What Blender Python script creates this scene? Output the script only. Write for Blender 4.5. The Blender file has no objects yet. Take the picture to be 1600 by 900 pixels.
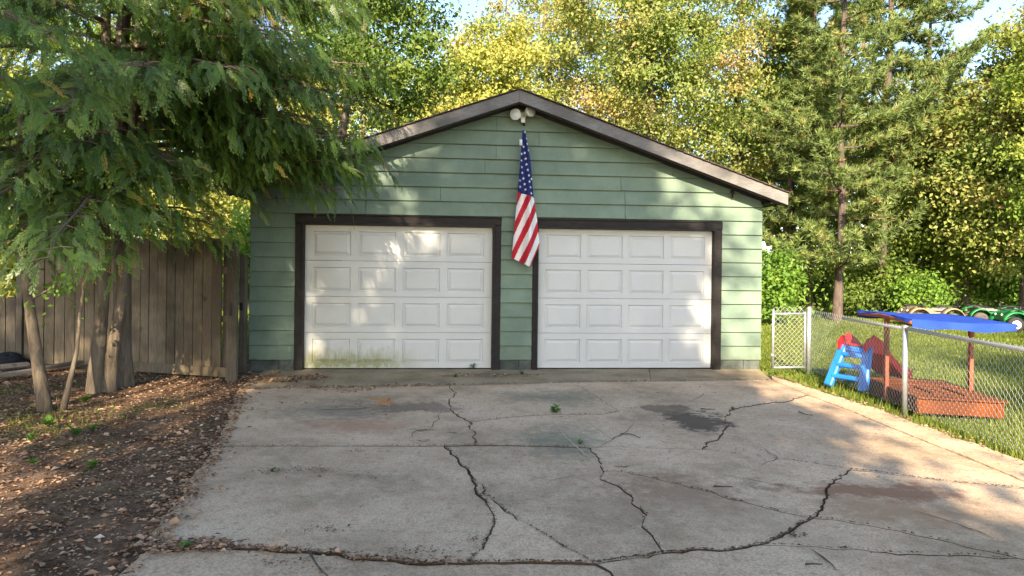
import bpy, math, random
import numpy as np
from mathutils import Vector, Matrix

# ------------------------------------------------------------------ camera, sky, sun, exposure
SC = bpy.context.scene
COL = SC.collection
FOC, PX, PY, ROLL, EYE = 1080.0, 800.0, 410.0, 0.012, 1.60      # surveyed lens of the 1600 px wide photograph
cam_d = bpy.data.cameras.new('camera')
cam_d.sensor_width = 36.0
cam_d.lens = FOC / 1600.0 * 36.0
cam_d.shift_y = -(450.0 - PY) / 1600.0
cam_d.clip_start, cam_d.clip_end = 0.05, 2000.0
cam = bpy.data.objects.new('camera', cam_d)
COL.objects.link(cam)
cam.matrix_world = Matrix.Translation((0, 0, EYE)) @ Matrix.Rotation(math.radians(90), 4, 'X') @ Matrix.Rotation(ROLL, 4, 'Z')
SC.camera = cam

SUN_ELEV, SUN_DX = math.radians(28.0), 0.10          # light travels away from the camera, a little to the right
world = bpy.data.worlds.new('World')
SC.world = world
world.use_nodes = True
wn = world.node_tree
sky = wn.nodes.new('ShaderNodeTexSky')
sky.sky_type = 'NISHITA'
sky.sun_disc = False
sky.sun_elevation = SUN_ELEV
sky.sun_rotation = math.atan2(-SUN_DX, -1.0)
sky.air_density, sky.dust_density, sky.ozone_density = 1.0, 0.8, 1.5
bgn = wn.nodes['Background']
wn.links.new(sky.outputs[0], bgn.inputs[0])
bgn.inputs[1].default_value = 0.128
sun_d = bpy.data.lights.new('sun', 'SUN')
sun_d.energy = 5.0
sun_d.angle = math.radians(0.6)
sun_d.color = (1.0, 0.85, 0.63)
sun = bpy.data.objects.new('sun', sun_d)
COL.objects.link(sun)
ld = Vector((SUN_DX, 1.0, 0)).normalized() * math.cos(SUN_ELEV) + Vector((0, 0, -math.sin(SUN_ELEV)))
sun.rotation_euler = ld.to_track_quat('-Z', 'Y').to_euler()
sun.location = (-4, -20, 14)
vs = SC.view_settings
vs.view_transform = 'Standard'
vs.look = 'None'
vs.gamma = 1.0
vs.exposure = 1.80
vs.use_curve_mapping = False
SC.cycles.max_bounces = 6
SC.cycles.transparent_max_bounces = 4
SC.cycles.diffuse_bounces = 4
SC.cycles.use_denoising = True
SC.cycles.denoising_prefilter = 'NONE'

# ------------------------------------------------------------------ survey helpers (photo measurement -> metres)
_c, _s = math.cos(ROLL), math.sin(ROLL)
def ray(px, py):
    x, v = px - PX, PY - py
    return ((x * _c - v * _s) / FOC, 1.0, (x * _s + v * _c) / FOC)
def gnd(px, py, z=0.0):
    r = ray(px, py); t = (z - EYE) / r[2]
    return np.array((r[0] * t, t))
def at(px, py, d):
    r = ray(px, py)
    return np.array((r[0] * d, d, EYE + r[2] * d))

# ------------------------------------------------------------------ mesh helpers
def mk_obj(name, me, parent=None, mat=None, loc=None):
    o = bpy.data.objects.new(name, me)
    COL.objects.link(o)
    if mat is not None:
        for m in (mat if isinstance(mat, (list, tuple)) else [mat]):
            me.materials.append(m)
    if parent is not None:
        o.parent = parent
    if loc is not None:
        o.location = loc
    return o
def thing(name, label, cat, loc=(0, 0, 0), group=None):
    o = bpy.data.objects.new(name, None)
    COL.objects.link(o)
    o.location = [float(a) for a in loc]
    o.empty_display_size = 0.2
    tag(o, label, cat, group)
    return o
def tag(o, label=None, cat=None, group=None, kind=None):
    if label: o['label'] = label
    if cat: o['category'] = cat
    if group: o['group'] = group
    if kind: o['kind'] = kind
    return o
def origin_of(o):
    v = np.zeros(3)
    while o is not None:
        v += np.array(o.location); o = o.parent
    return v
class MB:
    """collects geometry in world coordinates; build() links one mesh object below its parent"""
    def __init__(s):
        s.v, s.f, s.m, s.sm = [], [], [], []
    def add(s, verts, faces, mat=0, smooth=False):
        b = len(s.v)
        s.v.extend([tuple(float(c) for c in p) for p in verts])
        for f in faces:
            s.f.append(tuple(b + i for i in f)); s.m.append(mat); s.sm.append(smooth)
    def box(s, c, size, ax=None, ch=0.0, mat=0):
        """box with chamfered edges; ax: 3x3 rows = local axes"""
        c = np.array(c, float); h = np.array(size, float) / 2
        A = np.eye(3) if ax is None else np.array(ax, float)
        if ch <= 0:
            loc = [(x * h[0], y * h[1], z * h[2]) for x in (-1, 1) for y in (-1, 1) for z in (-1, 1)]
            F = [(0, 1, 3, 2), (4, 6, 7, 5), (0, 4, 5, 1), (2, 3, 7, 6), (0, 2, 6, 4), (1, 5, 7, 3)]
            s.add([c + np.array(p) @ A for p in loc], F, mat); return
        V = []; idx = {}
        for x in (-1, 1):
            for y in (-1, 1):
                for z in (-1, 1):
                    sg = np.array((x, y, z))
                    for k in range(3):
                        p = sg * (h - ch); p = p.astype(float); p[k] = sg[k] * h[k]
                        idx[(x, y, z, k)] = len(V); V.append(p)
        V = np.array(V); F = []
        def face(ids):
            P = V[ids]; n = P.mean(0); n = n / np.linalg.norm(n)
            cen = P.mean(0); u = P[0] - cen; u -= n * u.dot(n); u /= np.linalg.norm(u); w = np.cross(n, u)
            ang = [math.atan2((p - cen).dot(w), (p - cen).dot(u)) for p in P]
            F.append(tuple(np.array(ids)[np.argsort(ang)]))
        S = (-1, 1)
        for k in range(3):
            for sg in S:
                face([i for key, i in idx.items() if key[3] == k and key[k] == sg])
        for k in range(3):                     # edges parallel to axis k
            a, b = [q for q in range(3) if q != k]
            for sa in S:
                for sb in S:
                    face([i for key, i in idx.items() if key[a] == sa and key[b] == sb and key[3] in (a, b)])
        for x in S:
            for y in S:
                for z in S:
                    face([idx[(x, y, z, k)] for k in range(3)])
        s.add([c + p @ A for p in V], F, mat)
    def tube(s, pts, radii, n=8, mat=0, caps=True, smooth=True, flat=1.0):
        P = np.array(pts, float); k = len(P)
        if np.isscalar(radii): radii = [radii] * k
        T = np.gradient(P, axis=0); T /= (np.linalg.norm(T, axis=1)[:, None] + 1e-9)
        up = np.array((0, 0, 1.0)) if abs(T[0][2]) < .9 else np.array((1.0, 0, 0))
        u = np.cross(T[0], up); u /= np.linalg.norm(u)
        V = []
        for i in range(k):
            u = u - T[i] * u.dot(T[i]); u /= np.linalg.norm(u); w = np.cross(T[i], u)
            for j in range(n):
                a = 2 * math.pi * j / n
                V.append(P[i] + radii[i] * (u * math.cos(a) + w * flat * math.sin(a)))
        F = []
        for i in range(k - 1):
            for j in range(n):
                F.append((i * n + j, i * n + (j + 1) % n, (i + 1) * n + (j + 1) % n, (i + 1) * n + j))
        s.add(V, F, mat, smooth)
        if caps:
            b = len(s.v) - len(V)
            s.f.append(tuple(b + j for j in range(n))[::-1]); s.m.append(mat); s.sm.append(False)
            s.f.append(tuple(b + (k - 1) * n + j for j in range(n))); s.m.append(mat); s.sm.append(False)
    def prism(s, poly, a, b, mat=0):
        """poly: list of 3d points, extruded from offset a to b (3d vectors)"""
        P = np.array(poly, float); n = len(P); a = np.array(a, float); b = np.array(b, float)
        V = list(P + a) + list(P + b)
        F = [tuple(range(n))[::-1], tuple(range(n, 2 * n))]
        F += [(i, (i + 1) % n, n + (i + 1) % n, n + i) for i in range(n)]
        s.add(V, F, mat)
    def lathe(s, c, axis, prof, n=20, mat=0, smooth=True):
        """prof: (offset along axis, radius) list"""
        ax = np.array(axis, float); ax /= np.linalg.norm(ax)
        up = np.array((0, 0, 1.0)) if abs(ax[2]) < .9 else np.array((1.0, 0, 0))
        u = np.cross(ax, up); u /= np.linalg.norm(u); w = np.cross(ax, u); c = np.array(c, float)
        V = []
        for (o, r) in prof:
            for j in range(n):
                t = 2 * math.pi * j / n
                V.append(c + ax * o + r * (u * math.cos(t) + w * math.sin(t)))
        F = []
        for i in range(len(prof) - 1):
            for j in range(n):
                F.append((i * n + j, i * n + (j + 1) % n, (i + 1) * n + (j + 1) % n, (i + 1) * n + j))
        s.add(V, F, mat, smooth)
    def build(s, name, mat, parent=None):
        me = bpy.data.meshes.new(name)
        off = origin_of(parent) if parent is not None else np.zeros(3)
        me.from_pydata([tuple(np.array(p) - off) for p in s.v], [], s.f)
        me.polygons.foreach_set('material_index', s.m)
        me.polygons.foreach_set('use_smooth', s.sm)
        me.update()
        return mk_obj(name, me, parent, mat)
def np_mesh(name, V, F, mat, parent=None, attrs=None, smooth=False):
    """big triangle/quad meshes from arrays; attrs: dict of per-vertex floats"""
    V = np.asarray(V, np.float32)
    if parent is not None: V = V - origin_of(parent).astype(np.float32)
    F = np.asarray(F, np.int32); k = F.shape[1]; nf = F.shape[0]
    me = bpy.data.meshes.new(name)
    me.vertices.add(len(V)); me.vertices.foreach_set('co', V.ravel())
    me.loops.add(nf * k); me.loops.foreach_set('vertex_index', F.ravel())
    me.polygons.add(nf); me.polygons.foreach_set('loop_start', np.arange(0, nf * k, k, dtype=np.int32))
    me.update(calc_edges=True)
    if smooth: me.polygons.foreach_set('use_smooth', np.ones(nf, bool))
    for an, av in (attrs or {}).items():
        a = me.attributes.new(an, 'FLOAT', 'POINT'); a.data.foreach_set('value', np.asarray(av, np.float32))
    return mk_obj(name, me, parent, mat)

# ------------------------------------------------------------------ materials
class NT:
    def __init__(s, name):
        s.m = bpy.data.materials.new(name); s.m.use_nodes = True
        s.t = s.m.node_tree; s.b = s.t.nodes['Principled BSDF']; s.out = s.t.nodes['Material Output']
        s.pos = None
    def n(s, t, **kw):
        q = s.t.nodes.new(t)
        for k, v in kw.items():
            if k.startswith('i_'): q.inputs[k[2:]].default_value = v
            else: setattr(q, k, v)
        return q
    def l(s, a, b): s.t.links.new(a, b)
    def position(s):
        if s.pos is None: s.pos = s.n('ShaderNodeNewGeometry').outputs['Position']
        return s.pos
    def mapped(s, scale=(1, 1, 1), rot=(0, 0, 0), vec=None):
        q = s.n('ShaderNodeMapping'); q.inputs['Scale'].default_value = scale; q.inputs['Rotation'].default_value = rot
        s.l(vec if vec is not None else s.position(), q.inputs['Vector']); return q.outputs[0]
    def noise(s, scale, detail=4, rough=.55, vec=None, dist=0.0):
        q = s.n('ShaderNodeTexNoise'); q.inputs['Scale'].default_value = scale; q.inputs['Detail'].default_value = detail
        q.inputs['Roughness'].default_value = rough; q.inputs['Distortion'].default_value = dist
        s.l(vec if vec is not None else s.position(), q.inputs['Vector']); return q.outputs['Fac']
    def ramp(s, fac, stops):
        q = s.n('ShaderNodeValToRGB'); e = q.color_ramp.elements
        while len(e) < len(stops): e.new(0.5)
        for i, (p, c) in enumerate(stops):
            e[i].position = p; e[i].color = (c, c, c, 1) if np.isscalar(c) else (*c, 1)
        s.l(fac, q.inputs[0]); return q.outputs[0]
    def mix(s, fac, a, b, mode='MIX'):
        q = s.n('ShaderNodeMix', data_type='RGBA', blend_type=mode)
        for sock, v in ((q.inputs[0], fac), (q.inputs[6], a), (q.inputs[7], b)):
            if hasattr(v, 'is_output'): s.l(v, sock)
            else: sock.default_value = v if np.isscalar(v) else (*v, 1)
        return q.outputs[2]
    def math(s, op, a, b=None):
        q = s.n('ShaderNodeMath', operation=op)
        for sock, v in ((q.inputs[0], a), (q.inputs[1], b)):
            if v is None: continue
            if hasattr(v, 'is_output'): s.l(v, sock)
            else: sock.default_value = v
        return q.outputs[0]
    def bump(s, h, strength=.3, dist=.01):
        q = s.n('ShaderNodeBump'); q.inputs['Strength'].default_value = strength; q.inputs['Distance'].default_value = dist
        s.l(h, q.inputs['Height']); s.l(q.outputs[0], s.b.inputs['Normal'])
    def fin(s, col=None, rough=.6, spec=.3, metal=0.0):
        if col is not None:
            if hasattr(col, 'is_output'): s.l(col, s.b.inputs['Base Color'])
            else: s.b.inputs['Base Color'].default_value = (*col, 1)
        if hasattr(rough, 'is_output'): s.l(rough, s.b.inputs['Roughness'])
        else: s.b.inputs['Roughness'].default_value = rough
        s.b.inputs['Specular IOR Level'].default_value = spec
        s.b.inputs['Metallic'].default_value = metal
        return s.m
def sc3(c, k): return tuple(min(1.0, a * k) for a in c)
def simple(name, c, rough=.6, var=.25, scale=6.0, bump=.15, bscale=60, spec=.3, metal=0.0, stretch=(1, 1, 1), piece=.0):
    q = NT(name)
    v = q.mapped(stretch)
    nf = q.noise(scale, 5, .6, v)
    col = q.ramp(nf, [(.3, sc3(c, 1 - var)), (.7, sc3(c, 1 + var))])
    if piece > 0:
        oi = q.n('ShaderNodeObjectInfo').outputs['Random']
        col = q.mix(1.0, col, q.ramp(oi, [(0, 1 - piece), (1, 1 + piece)]), 'MULTIPLY')
    if bump > 0: q.bump(q.noise(bscale, 4, .6, v), bump, .01)
    return q.fin(col, rough, spec, metal)
def leaf_mat(name, stops, trans=.35, rough=.5, spec=.25, tint=None, tscale=.35):
    """stops: ramp over the per-leaf random number"""
    q = NT(name)
    a = q.n('ShaderNodeAttribute', attribute_name='rnd').outputs['Fac']
    col = q.ramp(a, stops)
    if tint is not None:
        col = q.mix(q.ramp(q.noise(tscale, 2, .5), [(.42, 0.0), (.62, 1.0)]), col, q.ramp(a, tint))
    q.fin(col, rough, spec)
    tr = q.n('ShaderNodeBsdfTranslucent'); q.l(q.mix(1.0, col, (1.25, 1.2, .7), 'MULTIPLY'), tr.inputs[0])
    mx = q.n('ShaderNodeMixShader'); mx.inputs[0].default_value = trans
    q.l(q.b.outputs[0], mx.inputs[1]); q.l(tr.outputs[0], mx.inputs[2]); q.l(mx.outputs[0], q.out.inputs[0])
    return q.m

M = {}
# --- siding paint
q = NT('sage_paint')
oi = q.n('ShaderNodeObjectInfo').outputs['Random']
v = q.mapped((3, 3, 14))
col = q.ramp(q.noise(2.2, 5, .6), [(.38, (.118, .168, .122)), (.62, (.158, .214, .156))])
col = q.mix(1.0, col, q.ramp(oi, [(0, .93), (1, 1.05)]), 'MULTIPLY')
col = q.mix(q.ramp(q.noise(9, 6, .7, v), [(.62, 0.0), (.80, .35)]), col, (.23, .29, .19))
col = q.mix(q.ramp(q.noise(38, 3, .6), [(.70, 0.0), (.76, .55)]), col, (.09, .12, .08))
col = q.mix(q.ramp(q.noise(6, 5, .7, q.mapped((5, 5, .5))), [(.52, 0.0), (.75, .35)]), col, (.105, .135, .10))
spz = q.n('ShaderNodeSeparateXYZ'); q.l(q.position(), spz.inputs[0])
spl = q.math('ADD', spz.outputs['Z'], q.math('MULTIPLY', q.math('SUBTRACT', q.noise(8, 6, .75), .5), -.7))
col = q.mix(q.ramp(spl, [(.05, .7), (.40, 0.0)]), col, (.095, .11, .07))
q.bump(q.noise(12, 5, .65, q.mapped((2, 2, 30))), .3, .006)
M['siding'] = q.fin(col, .55, .35)
# --- weathered timber
def wood(name, c1, c2, axis=(1, 1, 12), piece=.15, bump=.5, streak=(.5, .5, .5)):
    q = NT(name)
    v = q.mapped(axis)
    g = q.noise(9, 6, .65, v, .6)
    col = q.ramp(g, [(.28, c1), (.72, c2)])
    big = q.noise(2.0, 3, .5)
    col = q.mix(q.ramp(big, [(.44, 0.0), (.60, .6)]), col, sc3(c1, .72))
    kn = q.ramp(q.noise(5.0, 2, .4), [(.74, 0.0), (.80, .7)])
    col = q.mix(kn, col, sc3(c1, .45))
    if piece:
        oi = q.n('ShaderNodeObjectInfo').outputs['Random']
        col = q.mix(1.0, col, q.ramp(oi, [(0, 1 - piece), (1, 1 + piece)]), 'MULTIPLY')
    q.bump(g, bump, .006)
    return q.fin(col, .8, .15)
M['fascia'] = wood('grey_fascia_wood', (.125, .114, .108), (.235, .218, .207), (1.2, 1.2, 9), .06)
M['plank'] = wood('weathered_plank_wood', (.095, .072, .048), (.235, .182, .120), (11, 11, .8), .2)
M['post_wood'] = wood('grey_post_wood', (.07, .055, .04), (.165, .135, .10), (11, 11, .8), .12)
M['sandbox_wood'] = wood('orange_stained_wood', (.10, .026, .006), (.20, .056, .013), (6, 2, 6), .12)
M['frame_wood'] = wood('red_stained_post_wood', (.22, .07, .04), (.38, .13, .07), (10, 10, 1), .05)
M['old_lumber'] = wood('old_lumber', (.13, .11, .09), (.26, .23, .19), (3, 8, 8), .2)
M['trim'] = simple('dark_brown_trim', (.020, .016, .015), .6, .35, 5, .25, 30, .2, stretch=(2, 2, 6))
M['soffit'] = simple('dark_soffit', (.035, .032, .030), .8, .3)
M['shingle'] = simple('brown_asphalt_shingle', (.085, .060, .052), .95, .4, 20, .6, 200, .1)
M['wall'] = simple('wall_sheathing', (.06, .065, .06), .9, .2)
M['block'] = simple('painted_block', (.085, .095, .082), .85, .45, 5, .5, 40, .15, piece=.2)
# --- white door skin with wood-grain emboss; the left door carries algae along its foot
def door_mat(name, algae):
    q = NT(name)
    col = q.ramp(q.noise(1.6, 4, .6), [(.25, (.475, .470, .455)), (.75, (.535, .53, .515))])
    col = q.mix(q.ramp(q.noise(5, 6, .7, q.mapped((1, 1, 5))), [(.55, 0.0), (.8, .25)]), col, (.40, .38, .335))
    if algae:
        sp = q.n('ShaderNodeSeparateXYZ'); q.l(q.position(), sp.inputs[0])
        n1 = q.noise(5.0, 6, .75, q.mapped((3.0, 3.0, .9)))
        hgt = q.math('ADD', sp.outputs['Z'], q.math('MULTIPLY', q.math('SUBTRACT', n1, .5), -.55))
        foot = q.ramp(hgt, [(.02, .45), (.07, .95), (.16, .7), (.33, 0.0)])
        xm = q.ramp(q.math('MULTIPLY', q.math('ADD', sp.outputs['X'], 4.0), .25), [(.21, .15), (.26, 1.0), (.52, .9), (.68, .05)])
        col = q.mix(q.math('MULTIPLY', foot, xm), col, (.20, .20, .055))
        xl = q.ramp(q.math('MULTIPLY', q.math('ADD', sp.outputs['X'], 4.0), .25), [(.18, .55), (.32, .25), (.5, 0.0)])
        col = q.mix(q.math('MULTIPLY', xl, q.ramp(q.noise(3, 5, .7), [(.35, 0.0), (.65, .8)])), col, (.40, .36, .235))
    q.bump(q.noise(30, 4, .6, q.mapped((1, 1, 14))), .12, .004)
    return q.fin(col, .45, .4)
M['door_a'] = door_mat('white_door_with_algae', True)
M['door_b'] = door_mat('white_door', False)
M['rubber'] = simple('black_rubber', (.02, .02, .02), .8, .3)
# --- concrete with stains of their own shape
q = NT('cracked_concrete')
P = q.position()
oi = q.n('ShaderNodeObjectInfo').outputs['Random']
base = q.ramp(q.noise(.9, 6, .62), [(.36, (.35, .242, .145)), (.5, (.545, .368, .230)), (.64, (.67, .48, .315))])
base = q.mix(q.ramp(q.noise(5.5, 6, .7), [(.44, .0), (.64, .6)]), base, (.62, .46, .30))
base = q.mix(q.ramp(q.noise(14, 5, .75), [(.53, 0.0), (.66, .6)]), base, (.22, .155, .098))
base = q.mix(q.ramp(q.noise(70, 3, .7), [(.40, .5), (.54, 0.0)]), base, (.17, .125, .085))
base = q.mix(q.ramp(q.noise(150, 2, .6), [(.60, 0.0), (.72, .45)]), base, (.60, .50, .40))
base = q.mix(1.0, base, q.ramp(oi, [(0, .92), (1, 1.07)]), 'MULTIPLY')
warp = q.n('ShaderNodeMix', data_type='VECTOR')
nz = q.n('ShaderNodeTexNoise'); nz.inputs['Scale'].default_value = 2.2; nz.inputs['Detail'].default_value = 6; nz.inputs['Roughness'].default_value = .65
q.l(P, nz.inputs['Vector'])
vadd = q.n('ShaderNodeVectorMath', operation='MULTIPLY_ADD'); q.l(nz.outputs['Color'], vadd.inputs[0]); vadd.inputs[1].default_value = (.9, .9, 0); q.l(P, vadd.inputs[2])
stain_noise = q.noise(11.0, 8, .75)
def stain(col, cx, cy, rx, ry, tint, amt, soft=.35):
    mp = q.n('ShaderNodeMapping'); mp.vector_type = 'POINT'
    mp.inputs['Location'].default_value = (-(cx + .45) / rx, -(cy + .45) / ry, 0); mp.inputs['Scale'].default_value = (1 / rx, 1 / ry, 0)
    q.l(vadd.outputs[0], mp.inputs['Vector'])
    ln = q.n('ShaderNodeVectorMath', operation='LENGTH'); q.l(mp.outputs[0], ln.inputs[0])
    lv = q.math('ADD', ln.outputs['Value'], q.math('MULTIPLY', q.math('SUBTRACT', stain_noise, .5), 1.7))
    return q.mix(q.ramp(lv, [(max(0, .70 - soft), amt), (.88, 0.0)]), col, tint)
for (a, b, rx, ry, tint, amt, soft) in [
        ((1085, 656), None, .42, .60, (.090, .064, .046), .92, .1), ((1045, 640), None, .40, .35, (.10, .070, .046), .7, .1),
        ((560, 665), None, .7, .55, (.38, .19, .11), .65, .5), ((650, 636), None, .75, .42, (.115, .085, .060), .65, .2),
        ((600, 625), None, .18, .2, (.50, .20, .06), .9, .2),
        ((1050, 770), None, .7, .5, (.25, .145, .085), .75, .4), ((1360, 765), None, .8, .32, (.25, .115, .062), .85, .3),
        ((1400, 800), None, .8, .35, (.33, .195, .11), .7, .4), ((880, 690), None, .55, .8, (.19, .175, .115), .8, .5),
        ((860, 620), None, 1.0, .6, (.19, .17, .11), .8, .5), ((520, 640), None, 1.0, .6, (.19, .155, .11), .75, .5),
        ((655, 672), None, .12, .1, (.10, .075, .055), .7, .1), ((700, 678), None, .11, .09, (.11, .08, .058), .6, .1),
        ((1200, 760), None, .25, .14, (.15, .105, .07), .5, .2), ((1240, 830), None, .5, .4, (.34, .25, .16), .4, .5),
        ((1110, 790), None, .8, .5, (.30, .21, .13), .5, .5), ((960, 800), None, .5, .4, (.30, .21, .13), .5, .5)]:
    g0 = gnd(*a); base = stain(base, g0[0], g0[1], rx, ry, tint, amt, soft)
bh = q.mix(.5, q.noise(6, 6, .7), q.noise(120, 3, .7))
q.bump(bh, .35, .012)
M['concrete'] = q.fin(base, .88, .2)
q = NT('apron_concrete')
base = q.ramp(q.noise(2.0, 6, .65), [(.36, (.21, .155, .090)), (.64, (.38, .29, .18))])
base = q.mix(q.ramp(q.noise(20, 5, .75), [(.5, 0.0), (.72, .6)]), base, (.10, .09, .07))
base = q.mix(q.ramp(q.noise(4, 4, .6), [(.55, 0.0), (.7, .45)]), base, (.13, .14, .07))
q.bump(q.noise(60, 5, .7), .4, .01)
M['apron'] = q.fin(base, .9, .2)
# --- soils and lawn
q = NT('dark_soil')
col = q.ramp(q.noise(3.0, 6, .7), [(.36, (.085, .050, .029)), (.5, (.165, .100, .060)), (.64, (.27, .175, .11))])
col = q.mix(q.ramp(q.noise(60, 4, .7), [(.52, 0.0), (.66, .6)]), col, (.17, .12, .085))
col = q.mix(q.ramp(q.noise(1.1, 3, .5), [(.52, 0.0), (.70, .6)]), col, (.06, .085, .028))
q.bump(q.noise(45, 6, .75), .9, .03)
M['soil'] = q.fin(col, .95, .1)
q = NT('crack_dirt')
col = q.ramp(q.noise(30, 5, .7), [(.3, (.040, .027, .019)), (.7, (.13, .088, .058))])
q.bump(q.noise(90, 4, .7), .8, .02)
M['dirt'] = q.fin(col, .95, .1)
q = NT('lawn_ground')
col = q.ramp(q.noise(.8, 5, .6), [(.3, (.085, .105, .018)), (.55, (.135, .165, .024)), (.8, (.20, .21, .045))])
col = q.mix(q.ramp(q.noise(14, 5, .7), [(.50, 0.0), (.75, .6)]), col, (.10, .085, .04))
q.bump(q.noise(40, 5, .75), .8, .04)
M['lawn'] = q.fin(col, .9, .1)
M['floor'] = simple('forest_floor', (.075, .058, .035), .95, .5, 3, .9, 25, .1)
# --- foliage
M['grass'] = leaf_mat('grass_blades', [(0, (.085, .115, .016)), (.5, (.15, .19, .026)), (.85, (.24, .26, .045)), (1, (.34, .28, .10))], .3)
M['cedar'] = leaf_mat('cedar_sprays', [(0, (.050, .098, .022)), (.45, (.110, .190, .036)), (.8, (.195, .295, .055)), (.95, (.29, .35, .07)), (1, (.42, .28, .05))], .45, .42, .45)
M['maple_yellow'] = leaf_mat('yellowing_maple_leaves', [(0, (.23, .27, .062)), (.4, (.36, .38, .085)), (.75, (.47, .43, .12)), (.92, (.50, .37, .14)), (1, (.40, .22, .10))], .42)
M['maple_mix'] = leaf_mat('turning_maple_leaves', [(0, (.17, .22, .048)), (.35, (.27, .31, .07)), (.6, (.40, .36, .12)), (.8, (.47, .33, .17)), (1, (.42, .20, .11))], .44,
                          tint=[(0, (.13, .20, .042)), (.6, (.22, .28, .07)), (1, (.36, .34, .13))])
M['maple_green'] = leaf_mat('green_broad_leaves', [(0, (.13, .21, .036)), (.5, (.21, .31, .052)), (.85, (.31, .38, .075)), (1, (.44, .41, .10))], .47,
                            tint=[(0, (.16, .23, .035)), (.6, (.27, .33, .055)), (1, (.40, .37, .09))])
M['mid_green'] = leaf_mat('mid_green_leaves', [(0, (.075, .13, .022)), (.6, (.13, .20, .034)), (1, (.24, .29, .06))], .42)
M['bright_green'] = leaf_mat('bright_understory_leaves', [(0, (.11, .21, .032)), (.6, (.20, .33, .05)), (1, (.32, .40, .08))], .48)
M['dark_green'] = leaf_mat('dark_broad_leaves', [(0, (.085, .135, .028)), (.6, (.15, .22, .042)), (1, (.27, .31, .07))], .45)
M['needle'] = leaf_mat('pine_needles', [(0, (.12, .175, .060)), (.5, (.21, .275, .085)), (.85, (.32, .36, .12)), (1, (.42, .32, .13))], .38)
M['weed'] = leaf_mat('weed_leaves', [(0, (.07, .15, .025)), (1, (.15, .27, .05))], .4)
M['litter'] = leaf_mat('fallen_leaves', [(0, (.055, .035, .024)), (.3, (.18, .10, .06)), (.55, (.34, .20, .12)), (.80, (.45, .285, .175)), (.96, (.54, .39, .26)), (1, (.62, .51, .39))], .12, .75, .15)
M['debris'] = leaf_mat('dark_bark_debris', [(0, (.05, .033, .022)), (.7, (.14, .09, .058)), (1, (.28, .18, .11))], .0, .85, .1)
def bark(name, c1, c2, sc=10):
    q = NT(name)
    v = q.mapped((1, 1, .16))
    g = q.noise(sc * 2, 6, .7, v, .4)
    col = q.ramp(g, [(.3, c1), (.7, c2)])
    q.bump(g, .9, .02)
    return q.fin(col, .9, .1)
M['cedar_bark'] = bark('cedar_bark', (.075, .055, .038), (.21, .165, .12))
M['bark'] = bark('grey_brown_bark', (.06, .045, .035), (.17, .135, .11))
M['pine_bark'] = bark('red_pine_bark', (.055, .040, .034), (.16, .12, .10))
M['twig'] = simple('twig_bark', (.075, .055, .042), .9, .4, 20, .4)
# --- metals, plastics, cloth
M['galv'] = simple('galvanised_steel', (.38, .385, .39), .45, .15, 25, .1, 80, .5, .6)
M['wire'] = simple('galvanised_wire', (.46, .46, .45), .5, .12, 30, 0, 60, .5, .35)
M['black_metal'] = simple('black_iron', (.02, .02, .02), .5, .2)
M['lamp_white'] = simple('white_lamp_housing', (.72, .71, .67), .4, .1, 20, .05, 50, .4)
M['lens'] = simple('lamp_lens', (.62, .63, .62), .2, .05, 20, 0, 50, .6)
M['blue_plastic'] = simple('blue_plastic', (.018, .17, .62), .4, .15, 6, .05, 40, .45)
M['red_plastic'] = simple('red_plastic', (.55, .018, .022), .4, .2, 6, .05, 40, .45)
M['blue_fabric'] = simple('blue_canvas', (.014, .050, .30), .75, .18, 5, .2, 90, .2)
M['flag_red'] = simple('flag_red_cloth', (.46, .022, .035), .8, .1, 8, .1, 200, .15)
M['flag_white'] = simple('flag_white_cloth', (.74, .72, .70), .8, .05, 8, .1, 200, .15)
M['flag_blue'] = simple('flag_blue_cloth', (.020, .030, .13), .8, .1, 8, .1, 200, .15)
M['tan_paint'] = simple('tan_plastic_body', (.27, .20, .11), .55, .15, 5, .05, 50, .4)
M['green_paint'] = simple('green_plastic_body', (.015, .17, .05), .4, .15, 5, .05, 50, .45)
M['grey_cloth'] = simple('grey_seat_vinyl', (.22, .20, .19), .7, .2)
M['rim_white'] = simple('white_wheel_rim', (.72, .72, .70), .4, .1)
M['tyre'] = simple('black_tyre', (.030, .028, .027), .85, .3, 20, .4, 60)
M['dusty_tyre'] = simple('dusty_tyre', (.095, .080, .068), .9, .3, 20, .4, 60)
M['bag'] = simple('black_plastic_sheet', (.009, .009, .011), .8, .3, 6, .5, 14, .2)
# ------------------------------------------------------------------ setting: ground, driveway, soil
rng = np.random.default_rng(7)
def sheet(name, pts, z, mat):
    mb = MB(); mb.add([(x, y, z) for x, y in pts], [tuple(range(len(pts)))]); return tag(mb.build(name, mat), kind='structure')
def smooth_noise(x, y, seed=0):
    r = np.random.default_rng(seed); o = 0
    for k in range(7):
        a = r.uniform(0, 6.28); fr = r.uniform(.6, 4.5); ph = r.uniform(0, 6.28)
        o = o + np.sin((x * math.cos(a) + y * math.sin(a)) * fr + ph) / (1 + fr * .6)
    return o / 3.0
sheet('ground', [(-400, -300), (400, -300), (400, 700), (-400, 700)], -.075, M['lawn'])
sheet('forest_floor', [(-60, 24.5), (-20, 23.8), (5, 24.4), (14, 23.9), (22, 24.6), (60, 23.5), (90, 90), (-90, 90)], -.068, M['floor'])

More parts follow.
